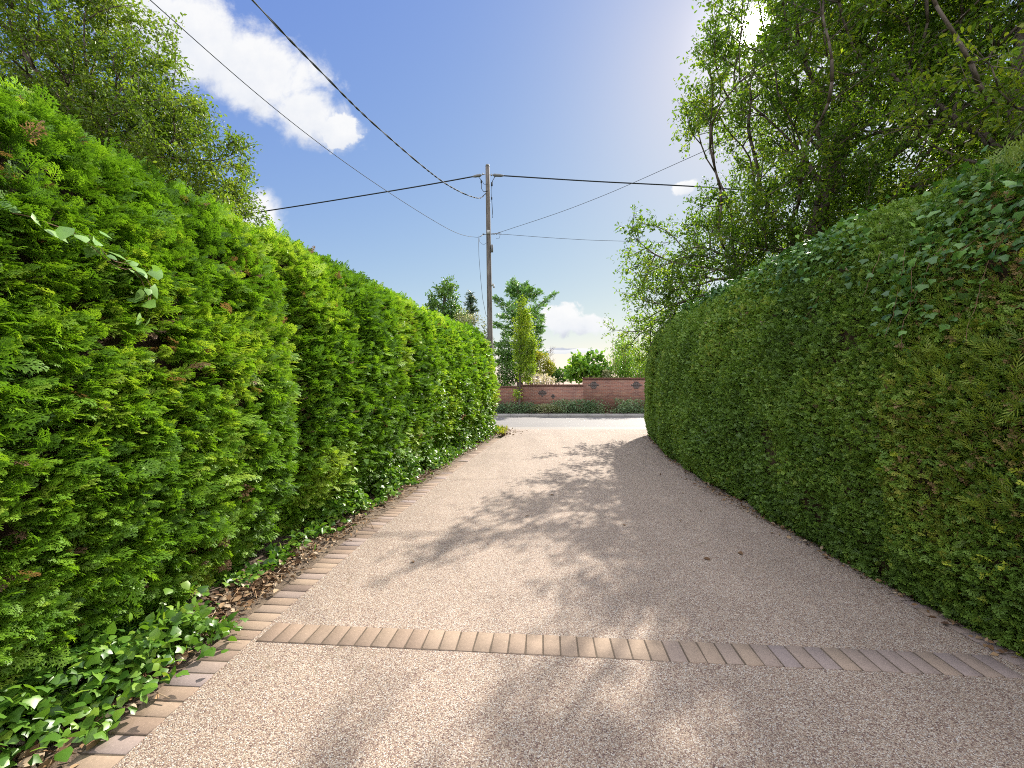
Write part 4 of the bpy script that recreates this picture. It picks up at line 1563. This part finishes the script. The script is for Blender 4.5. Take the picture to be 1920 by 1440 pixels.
p = at(883, 550, 30)
conifer('conifer_tree', 'small bluish conifer spire just left of the wooden pole', p[0], 30, 1.5, p[2], 60, 1.3, M_SPIRE, 61, SPRAY_LO, 0.30, 0.25, density=5, shape=0.9)
shrub('variegated_tree', 'small cream variegated tree beside the wooden pole above the left hedge', 'tree',
      [el(890, 620, 24, 30, 36), el(868, 600, 24, 20, 24), el(905, 660, 24, 26, 40), el(880, 690, 24, 38, 30)], 5200, [L_SIMPLE], 0.10, M_PALE, 71, stems=4, gap=0.38)
# cedar with rising boughs: the big ones one by one, from the photo
d_c = 27.5
r = np.random.default_rng(63)
tip_ = at(962, 520, d_c)
cx = at(975, 600, d_c)[0]
e = tag(empty('cedar_tree', (cx, d_c, 0.05)), 'tall cedar with long upswept boughs behind the low brick wall', 'tree')
tr, lf = Soup(), Soup()
tube(tr, [(cx, d_c, 0), (cx, d_c, 3), tuple(at(974, 590, d_c)), tuple(at(971, 545, d_c)), tuple(tip_)], [0.22, 0.18, 0.10, 0.05, 0.012], 8)
BOUGHS = [((974, 600), (1010, 572), (1040, 549)), ((974, 595), (948, 572), (929, 557)), ((972, 570), (990, 556), (1010, 545)), ((973, 560), (985, 548), (995, 540)),
          ((975, 590), (998, 583), (1016, 590)), ((975, 585), (1000, 588), (1015, 600)), ((976, 610), (955, 595), (940, 590)), ((976, 625), (950, 612), (932, 606)),
          ((976, 620), (1000, 605), (1012, 612)), ((977, 645), (998, 628), (1012, 618)), ((977, 655), (1000, 642), (1012, 634)), ((976, 650), (950, 640), (930, 645)),
          ((977, 670), (1003, 660), (1018, 662)), ((976, 665), (945, 655), (932, 660)), ((972, 555), (962, 548), (957, 540)), ((970, 540), (964, 535), (960, 530)),
          ((977, 690), (950, 676), (935, 676)), ((977, 635), (960, 620), (945, 625)), ((977, 640), (992, 640), (1010, 648)),
          ((976, 600), (962, 590), (958, 570)), ((976, 610), (990, 598), (998, 580)), ((972, 545), (980, 540), (985, 533))]
for bi, bo in enumerate(BOUGHS):
    dep = d_c + r.normal(0, 0.6)
    q0 = [at(*bo[0], d_c), at(*bo[1], d_c + (dep - d_c) * 0.5), at(*bo[2], dep)]
    tt = np.linspace(0, 1, 18)
    q = np.stack([(1 - t_) ** 2 * q0[0] + 2 * t_ * (1 - t_) * q0[1] + t_ ** 2 * q0[2] for t_ in tt])
    tube(tr, q, np.linspace(0.05, 0.012, len(q)), 4)
    d = unit((q[-1] - q[0])[None, :])[0]
    for j, pt in enumerate(q[1:]):
        f = j / 17
        m = 11
        w_ = 0.07 + 0.15 * math.sin(math.pi * min(1, f * 0.9 + 0.1))
        off = r.normal(0, w_, (m, 3)) * np.array([1, 1, 0.55]) + np.array([0, 0, -0.10])
        Y = unit(np.tile(d, (m, 1)) * 0.9 + r.normal(0, 0.5, (m, 3)) + np.array([0, 0, 0.1]))
        scatter(lf, SPRAY_LO, pt + off, Y, np.tile([0, -0.2, 1.0], (m, 1)), 0.5, r.uniform(0.16, 0.34, m), np.clip(r.normal(0.45, 0.22, m), 0, 1), r)
n = 120
f = r.random(n)
ptop = at(962, 520, d_c) * (1 - f[:, None]) + at(974, 600, d_c) * f[:, None] + r.normal(0, 0.20, (n, 3)) * (0.15 + f[:, None])
scatter(lf, SPRAY_LO, ptop, unit(r.normal(0, 0.7, (n, 3)) + np.array([0, 0, 0.5])), np.tile([0, 1.0, 0.2], (n, 1)), 1.0, r.uniform(0.15, 0.32, n), np.clip(r.normal(0.5, 0.2, n), 0, 1), r)
tr.build('trunk', M_BARK, e, smooth=True)
lf.build('crown', M_CEDAR, e)

# slender yellow-green tree in front of the cedar
xs = at(976, 700, 22.9)[0]
tree('slender_tree', 'slender yellow green tree with thin trunk before the low brick wall', (xs, 21.75, 0.05),
     [(at(973, 700, 21.75)[0], 21.75, 0), tuple(at(974, 735, 21.75)), tuple(at(975, 700, 21.75)), tuple(at(976, 650, 21.75)), tuple(at(978, 590, 21.75))],
     [el(982, 690, 21.75, 20, 26, 0.5), el(982, 650, 21.75, 22, 30, 0.5), el(982, 610, 21.75, 15, 32, 0.4), el(978, 580, 21.75, 7, 22, 0.25), el(968, 735, 21.75, 5, 12, 0.15)],
     330, 53, M_FRESH, L_SIMPLE, 0.085, twigs=4, per_twig=9, twig_len=0.26, trunk_r=0.05, gap=0.36, gscale=1.2, tint_off=-0.05, cat='tree', tip=0.005)
# dense dark shrubbery left behind the wall
shrub('shrub', 'dark green tall shrub behind the brick wall at the foot of the cedar', 'shrub',
      [el(958, 690, 24.2, 30, 36), el(950, 655, 24.2, 18, 30), el(945, 725, 23.8, 26, 22)], 5200, [L_SIMPLE], 0.11, M_DKLEAF, 72, gap=0.32)
shrub('shrub', 'golden yellow rounded shrub behind the brick wall', 'shrub',
      [el(1012, 682, 26, 22, 26), el(998, 672, 26, 16, 24), el(1030, 690, 26, 12, 14)], 4200, [L_SIMPLE], 0.10, M_GOLD, 73, gap=0.33, tint_c=0.6)
shrub('shrub', 'cream white flowering shrub leaning over the low brick wall', 'shrub',
      [el(1010, 712, 23.4, 34, 14), el(1030, 716, 23.4, 26, 9), el(995, 708, 23.5, 18, 13)], 1500, [L_SIMPLE, L_TINY], 0.12, M_BLOOM, 74, gap=0.42, gscale=2.6, tint_c=0.62)
shrub('shrub', 'low dark green bush between the golden shrub and the big leaved shrub', 'shrub',
      [el(1050, 704, 31, 22, 14), el(1038, 700, 31, 14, 12)], 2200, [L_SIMPLE], 0.13, M_DKLEAF, 75, gap=0.30)
# bare sapling
so_ = Soup()
r = np.random.default_rng(76)
bp_ = at(1033, 700, 26.5)
tube(so_, [(bp_[0], 26.5, 0.0), tuple(at(1034, 700, 26.5)), tuple(at(1031, 670, 26.5)), tuple(at(1033, 648, 26.5))], [0.035, 0.028, 0.016, 0.006], 6)
for i in range(15):
    z = r.uniform(655, 702)
    a = at(1032 + r.normal(0, 0.6), z, 26.5)
    b = at(1032 + r.choice([-1, 1]) * r.uniform(5, 15), z - r.uniform(4, 12), 26.5 + r.normal(0, 0.3))
    tube(so_, [a, (a + b) / 2 + np.array([0, 0, -0.03]), b], [0.012, 0.008, 0.004], 4)
    tube(so_, [(a + b) / 2, (a + b) / 2 + np.array([r.normal(0, 0.15), 0, 0.22])], [0.007, 0.003], 4)
e = tag(so_.build('sapling', M_TWIG), 'thin bare sapling standing against the sky right of the cedar', 'tree')
tree('broadleaf_shrub', 'big leaved bright green shrub behind the step in the brick wall', (at(1095, 700, 24.3)[0], 24.3, 0.05),
     [(at(1095, 700, 24.3)[0], 24.3, 0), tuple(at(1096, 740, 24.3)), tuple(at(1096, 712, 24.3)), tuple(at(1100, 692, 24.3)), tuple(at(1108, 672, 24.3))],
     [el(1085, 695, 24.3, 26, 20, 0.7), el(1118, 700, 24.3, 26, 16, 0.7), el(1108, 668, 24.3, 9, 8, 0.3), el(1122, 670, 24.3, 10, 8, 0.3), el(1080, 680, 24.3, 12, 10, 0.4)],
     150, 54, M_LIME, L_HEART, 0.20, twigs=3, per_twig=5, twig_len=0.28, trunk_r=0.05, gap=0.42, gscale=1.5, cat='shrub')
shrub('shrub', 'small cream plant peeping over the top of the tall brick wall', 'shrub',
      [el(1137, 702, 23.5, 9, 9, 0.3)], 420, [L_SIMPLE], 0.09, M_PALE, 78, stems=2, gap=0.2)
# bamboo
r = np.random.default_rng(79)
e = tag(empty('bamboo', (at(1165, 700, 24.0)[0], 24.0, 0.05)), 'clump of bamboo with tan canes behind the tall brick wall', 'bamboo')
cu, lf = Soup(), Soup()
for i in range(34):
    u0 = r.uniform(1150, 1212)
    dd = 24.0 + r.uniform(-0.3, 0.8)
    topv = r.uniform(625, 672)
    b0 = at(u0, 720, dd)
    b0[2] = 0.0
    t0 = at(u0 + r.normal(0, 7), topv, dd + r.normal(0, 0.2))
    mid = (b0 + t0) / 2 + np.array([r.normal(0, 0.05), 0, 0])
    q = np.stack([(1 - t_) ** 2 * b0 + 2 * t_ * (1 - t_) * mid + t_ ** 2 * t0 for t_ in np.linspace(0, 1, 10)])
    tube(cu, q, np.linspace(0.022, 0.006, 10), 6, r.random())
    n = 170
    f = r.uniform(0.42, 1.0, n)
    idx = np.clip((f * 9).astype(int), 0, 9)
    p = q[idx] + r.normal(0, 0.22, (n, 3))
    Y = unit(r.normal(0, 0.8, (n, 3)) + np.array([0, 0, -0.5]))
    scatter(lf, [tiny_leaf(0.22, 0.03)], p, Y, unit(np.array([0, 0, 1.0]) + r.normal(0, 0.5, (n, 3))), 0.3, r.uniform(0.12, 0.24, n), np.clip(r.normal(0.55, 0.25, n), 0, 1), r)
M_CANE = tint_mat('tan_canes', [(0.0, (0.22, 0.17, 0.06)), (1.0, (0.38, 0.28, 0.12))], noise_amt=0.15)
cu.build('canes', M_CANE, e)
lf.build('foliage', M_LIME, e)
shrub('shrub', 'dark green bushy mass behind the bamboo at the right end of the wall', 'shrub',
      [el(1200, 690, 27, 60, 26), el(1165, 665, 27, 16, 40)], 4200, [L_SIMPLE], 0.13, M_DKLEAF, 80, gap=0.28)

# more garden shrubs behind the wall, mostly hidden by the hedges
for i, (x, y, h, w, mt, lab) in enumerate(((-7.5, 25.0, 4.2, 2.4, M_DKLEAF, 'wide dark shrub behind the wall, hidden by the left hedge'),
                                          (-12.0, 26.0, 5.2, 2.8, M_LIME, 'tall light green shrub far left behind the wall'),
                                          (11.0, 25.5, 4.5, 2.6, M_LIME, 'broad light green shrub behind the wall beyond the bamboo'))):
    shrub('shrub', lab, 'shrub', [((x, y, h * 0.55), (w, 1.5, h * 0.5))], 2600, [L_SIMPLE], 0.15, mt, 90 + i, gap=0.30)

# low planting in front of the wall
shrub('low_shrub', 'low dark grey green planting before the left part of the wall', 'shrub',
      [((x, 21.85, 0.34), (0.8, 0.45, 0.38)) for x in np.arange(-6, 1.6, 0.85)], 13000, [L_SIMPLE, L_TINY], 0.07, M_LOW, 81, stems=3, gap=0.30, tint_c=0.42)
shrub('low_shrub', 'small yellow green shrub in the row of low planting below the wall', 'shrub',
      [((1.62, 21.65, 0.38), (0.70, 0.40, 0.24)), ((2.15, 21.65, 0.33), (0.4, 0.35, 0.2))], 1700, [L_SIMPLE, L_TINY], 0.07, M_PALE, 82, stems=3, gap=0.25, tint_c=0.35)
shrub('low_shrub', 'long low grey green planting before the taller right part of the wall', 'shrub',
      [((x, 21.85, 0.42), (0.9, 0.48, 0.46)) for x in np.arange(2.6, 12, 0.9)], 18000, [L_SIMPLE, L_TINY], 0.07, M_LOW, 83, stems=3, gap=0.30, tint_c=0.52)

# tufts of grass and weeds on the verge corner
r = np.random.default_rng(84)
so_ = Soup()
n = 1500
p = np.stack([r.normal(-0.75, 0.35, n), r.uniform(13.6, 15.6, n), np.full(n, 0.01)], 1)
p = p[(p[:, 0] < -0.15)]
n = len(p)
Y = unit(np.array([0, 0, 0.9]) + r.normal(0, 0.5, (n, 3)))
scatter(so_, [tiny_leaf(0.16, 0.02)], p, Y, unit(r.normal(0, 1, (n, 3))), 1.0, r.uniform(0.06, 0.2, n), r.uniform(0.2, 1, n), r)
tag(so_.build('verge_grass', M_GOLD), 'tufts of dry yellow green grass on the verge by the hedge end', 'grass', kind='stuff')

# ------------------------------------------------------------------ brick wall
WY = 22.6


def wall_panel(name, x0, x1, za, zb, parent, depth=0.215):
    """upright panel whose top runs from za (at x0) to zb (at x1)"""
    so_ = Soup()
    P = [(x0, WY, 0), (x1, WY, 0), (x1, WY + depth, 0), (x0, WY + depth, 0), (x0, WY, za), (x1, WY, zb), (x1, WY + depth, zb), (x0, WY + depth, za)]
    so_.add(P, [(0, 3, 2, 1), (4, 5, 6, 7), (0, 1, 5, 4), (1, 2, 6, 5), (2, 3, 7, 6), (3, 0, 4, 7)])
    so2 = Soup()
    n = max(1, int(abs(x1 - x0) / 0.075))
    for i in range(n):                     # bricks on edge along the top
        f = (i + 0.5) / n
        box(so2, (x0 + (x1 - x0) * f, WY + depth / 2, za + (zb - za) * f + 0.052), (abs(x1 - x0) / n - 0.006, depth + 0.05, 0.10), 0, 0.5, bev=0.004)
    o = so_.build(name, M_BRICK, parent)
    c = so2.build('coping', M_COPING, o)
    c.location = (0, 0, 0)
    return o


ew = tag(empty('brick_wall', (3.7, WY, 0)), 'weathered red brick garden wall with stepped top and blue brick diamonds across the road', 'wall')
w1 = wall_panel('low_panel', 0.46, 3.72, 1.47, 1.48, ew)
w2 = wall_panel('tall_panel', 3.722, 14.0, 1.83, 1.83, ew, 0.235)
w0 = wall_panel('sloping_panel', -9.0, 0.457, 1.05, 1.42, ew, 0.20)
so_ = Soup()
box(so_, (0.44, WY - 0.02, 0.72), (0.10, 0.12, 1.44), 0)
so_.build('pier', M_COPING, ew)


def diamond(u, v, w, h, parent):
    c = at(u, v, WY)
    so_ = Soup()
    rows = int(h / 0.075) | 1
    for j in range(rows):
        k = 1 - abs(j - rows // 2) / (rows // 2 + 1)
        nbk = max(1, round(w * k / 0.115))
        for i in range(nbk):
            box(so_, (c[0] + (i - (nbk - 1) / 2) * 0.1145, WY - 0.001, c[2] + (j - rows // 2) * 0.075), (0.104, 0.02, 0.066), 0, 0.5)
    o = so_.build('diamond_motif', M_BLUE, parent)
    o.location = (0, 0, 0)
    return o


diamond(1017, 737, 0.48, 0.38, w1)
diamond(1037, 743, 0.22, 0.2, w1)
diamond(1113, 722, 0.52, 0.40, w2)
diamond(1193, 722, 0.52, 0.40, w2)

# ------------------------------------------------------------------ wooden pole and cables
PY = 14.75
pb_ = np.array([at(921.5, 650, PY)[0], PY, 0.0])
pt_ = at(914, 311, PY)
ep = tag(empty('utility_pole', tuple(pb_)), 'weathered wooden utility pole behind the end of the left hedge', 'utility pole')


def pole_at(z):
    f = z / pt_[2]
    return pb_ + (pt_ - pb_) * f


so_ = Soup()
zz = np.linspace(0, pt_[2], 14)
tube(so_, [pole_at(z) for z in zz], np.interp(zz, [0, pt_[2]], [0.105, 0.068]), 8)
so_.build('shaft', M_POLE, ep, smooth=True)
so_ = Soup()
tube(so_, [pole_at(pt_[2] - 0.02), pole_at(pt_[2] + 0.04)], [0.072, 0.060], 8)
so_.build('cap', M_BOXM, ep)
zt = 8.72
so_ = Soup()                              # through bolt with eye ends
c = pole_at(zt)
tube(so_, [c + np.array([-0.19, -0.03, 0.02]), c + np.array([0.17, -0.03, 0.0])], 0.012, 6)
tube(so_, [c + np.array([-0.16, -0.03, 0.0]), c + np.array([-0.16, -0.03, 0.07])], 0.022, 6)
tube(so_, [c + np.array([0.13, -0.03, -0.03]), c + np.array([0.13, -0.03, 0.04])], 0.022, 6)
so_.build('eye_bolt', M_METAL, ep)
so_ = Soup()
c = pole_at(6.70)
tube(so_, [c + np.array([-0.18, -0.05, -0.02]), c + np.array([0.30, -0.05, 0.03])], 0.010, 6)
for dx_ in (-0.17, 0.13, 0.20, 0.28):
    tube(so_, [c + np.array([dx_ - 0.03, -0.06, -0.01]), c + np.array([dx_ + 0.03, -0.06, 0.01])], 0.018, 6)
so_.build('wire_bracket', M_BOXM, ep)
so_ = Soup()
c = pole_at(6.22)
box(so_, c + np.array([0.115, -0.02, 0]), (0.075, 0.11, 0.24), 0, 0.5, bev=0.006)
so_.build('junction_box', M_BOXM, ep)
so_ = Soup()
box(so_, pole_at(6.76) + np.array([0, -0.09, 0]), (0.10, 0.02, 0.13), 0, 0.5)
so_.build('plate', M_LABEL, ep)
so_ = Soup()
c = pole_at(1.6 + (720 - 538) / F * PY)
tube(so_, [c + np.array([0.05, -0.03, 0.07]), c + np.array([0.15, -0.05, 0.05]), c + np.array([0.16, -0.05, -0.04])], [0.02, 0.025, 0.035], 6)
box(so_, c + np.array([0.115, -0.04, 0.06]), (0.08, 0.06, 0.08), 0, 0.5, bev=0.004)
so_.build('bracket_lamp', M_LABEL, ep)
so_ = Soup()                              # jumper loops at the top and the slack loops lower down
c = pole_at(zt)
J = np.array([0, -0.06, 0.0])
tube(so_, [c + np.array([-0.30, 0, -0.06]), c + np.array([-0.20, 0, -0.18]), c + np.array([-0.21, 0, -0.45]), c + np.array([-0.13, 0, -0.56]), c + np.array([0, -0.08, -0.57])], 0.011, 6)
tube(so_, [c + np.array([-0.20, 0, -0.18]), c + np.array([-0.12, 0, -0.30]), c + np.array([0, -0.07, -0.33])], 0.008, 6)
tube(so_, [c + np.array([0.27, 0, -0.02]), c + np.array([0.18, 0, -0.16]), c + np.array([0.14, 0, -0.30]), c + np.array([0.14, 0, -0.80]), c + np.array([0.17, 0, -1.3]), c + np.array([0.16, 0, -1.45])], 0.011, 6)
tube(so_, [c + np.array([-0.215, 0, -0.16]), c + np.array([-0.215, 0, -0.26])], 0.028, 6)
tube(so_, [c + np.array([0.145, 0, -0.24]), c + np.array([0.145, 0, -0.36])], 0.032, 6)
tube(so_, [c + np.array([0.14, 0, -0.74]), c + np.array([0.14, 0, -0.82])], 0.025, 6)
c = pole_at(6.68)
tube(so_, [c + np.array([-0.33, -0.03, -0.03]), c + np.array([-0.30, -0.03, -0.24]), c + np.array([-0.17, -0.03, -0.34]), c + np.array([-0.03, -0.08, -0.27])], 0.005, 4)
tube(so_, [at(897, 446, PY), at(898, 480, PY), at(901, 520, PY), at(905, 560, PY), at(911, 590, PY) + np.array([0, 0, 0]), at(917, 600, PY)], 0.006, 4)
tube(so_, [c + np.array([0.40, -0.04, 0.0]), c + np.array([0.36, -0.04, -0.13]), c + np.array([0.26, -0.04, -0.13])], 0.005, 4)
so_.build('jumper_cables', M_CABLE, ep)


def cable(name, label, pts, rad, mat, clamp=None, n=70, group='overhead cables at the pole'):
    pts = np.asarray(pts, float)
    d = np.concatenate([[0], np.cumsum(np.linalg.norm(np.diff(pts, axis=0), axis=1))])
    # smooth interpolation through the points (Catmull-Rom)
    q = np.vstack([2 * pts[0] - pts[1], pts, 2 * pts[-1] - pts[-2]])
    out = []
    for i in range(len(pts) - 1):
        p0, p1, p2, p3 = q[i], q[i + 1], q[i + 2], q[i + 3]
        m = max(2, int(n * (d[i + 1] - d[i]) / d[-1]))
        for t_ in np.linspace(0, 1, m, endpoint=False):
            out.append(0.5 * ((2 * p1) + (-p0 + p2) * t_ + (2 * p0 - 5 * p1 + 4 * p2 - p3) * t_ ** 2 + (-p0 + 3 * p1 - 3 * p2 + p3) * t_ ** 3))
    out.append(pts[-1])
    out = np.array(out)
    e = tag(empty(name, tuple(pts[0])), label, 'cable', group)
    so_ = Soup()
    tube(so_, out, rad, 6)
    so_.build('conductor', mat, e, smooth=True)
    if clamp:
        so_ = Soup()
        d_ = unit((out[2] - out[0])[None])[0]
        tube(so_, [out[0], out[0] + d_ * 0.06, out[0] + d_ * clamp, out[0] + d_ * (clamp + 0.1)], [rad * 0.8, rad * 2.4, rad * 2.2, rad * 1.1], 6)
        so_.build('clamp', M_BOXM, e)
    return e, out


c = pole_at(zt)
a0 = c + np.array([-0.20, -0.03, 0.0])
a1 = at(470, 400, 16.3)
dirv = a1 - a0
cable('power_cable', 'thick black cable sloping down leftward from the pole top', [a0, a0 + dirv * 0.25 + np.array([0, 0, -0.03]), a0 + dirv * 0.6 + np.array([0, 0, -0.03]), a1, a0 + dirv * 1.8 + np.array([0, 0, 0.1]), a0 + dirv * 3.2 + np.array([0, 0, 0.9])], 0.021, M_CABLE, 0.22)
a0 = c + np.array([0.17, -0.03, 0.0])
a1 = at(1290, 349, 15.1)
dirv = a1 - a0
cable('power_cable', 'thick black cable running level rightward from the pole top', [a0, a0 + dirv * 0.5 + np.array([0, 0, -0.02]), a1, a0 + dirv * 2.0 + np.array([0, 0, 0.0]), a0 + dirv * 5 + np.array([0, 0, 0.6])], 0.021, M_CABLE, 0.28)
# twisted service cable: two strands
pz_ = pole_at(8.06)
ctrl = [(14.66, 8.07), (14.0, 7.62), (12.5, 7.19), (10.96, 6.95), (8.63, 6.82), (7.23, 6.86), (6.0, 6.95), (3.5, 7.25), (0.5, 7.75), (-3, 8.5)]
ctrl = [np.array([-0.88 - 0.3166 * (14.66 - y_), y_, z_]) for (y_, z_) in ctrl]
e, cur = cable('service_cable', 'twisted black and white cable coming overhead from the pole', ctrl, 0.006, M_GREYWIRE, None, 900)
d = np.concatenate([[0], np.cumsum(np.linalg.norm(np.diff(cur, axis=0), axis=1))])
Tn = unit(np.gradient(cur, axis=0))
Xn = unit(np.cross(Tn, [0, 0, 1.0]))
Yn = np.cross(Tn, Xn)
for k, (nm, mt) in enumerate((('dark_strand', M_CABLE), ('pale_strand', M_WHITECABLE))):
    a = d * 2 * math.pi / 0.62 + 1.6 * np.sin(d * 1.7) + 1.1 * np.sin(d * 4.3 + 1) + k * math.pi
    q = cur + 0.0095 * (np.cos(a)[:, None] * Xn + np.sin(a)[:, None] * Yn)
    so_ = Soup()
    tube(so_, q, 0.0095, 6)
    so_.build(nm, mt, e, smooth=True)
ctrl = [(14.66, 6.66), (14.07, 6.38), (12.4, 6.0), (9.45, 5.80), (7.06, 5.80), (5.0, 6.04), (2.0, 6.6), (-3, 7.9)]
ctrl = [np.array([-0.98 - 0.3315 * (14.66 - y_), y_, z_]) for (y_, z_) in ctrl]
cable('telephone_wire', 'thin wire rising overhead to the upper left from the middle of the pole', ctrl, 0.006, M_GREYWIRE, 0.25, 200)
c = pole_at(6.70) + np.array([0.30, -0.05, 0.03])
a1 = at(1290, 297, 11.0)
cable('telephone_wire', 'thin wire climbing rightward from the pole middle to the oak', [c, c + (a1 - c) * 0.5 + np.array([0, 0, -0.12]), a1, c + (a1 - c) * 2.2 + np.array([0, 0, 0.5])], 0.0065, M_GREYWIRE, 0.1)
a1 = at(1195, 453, 15.5)
cable('telephone_wire', 'thin nearly level wire running right from the pole middle', [c + np.array([0, 0, -0.02]), c + (a1 - c) * 0.5 + np.array([0, 0, -0.05]), a1, c + (a1 - c) * 3 + np.array([0, 0, 0.3])], 0.0065, M_GREYWIRE, 0.1)
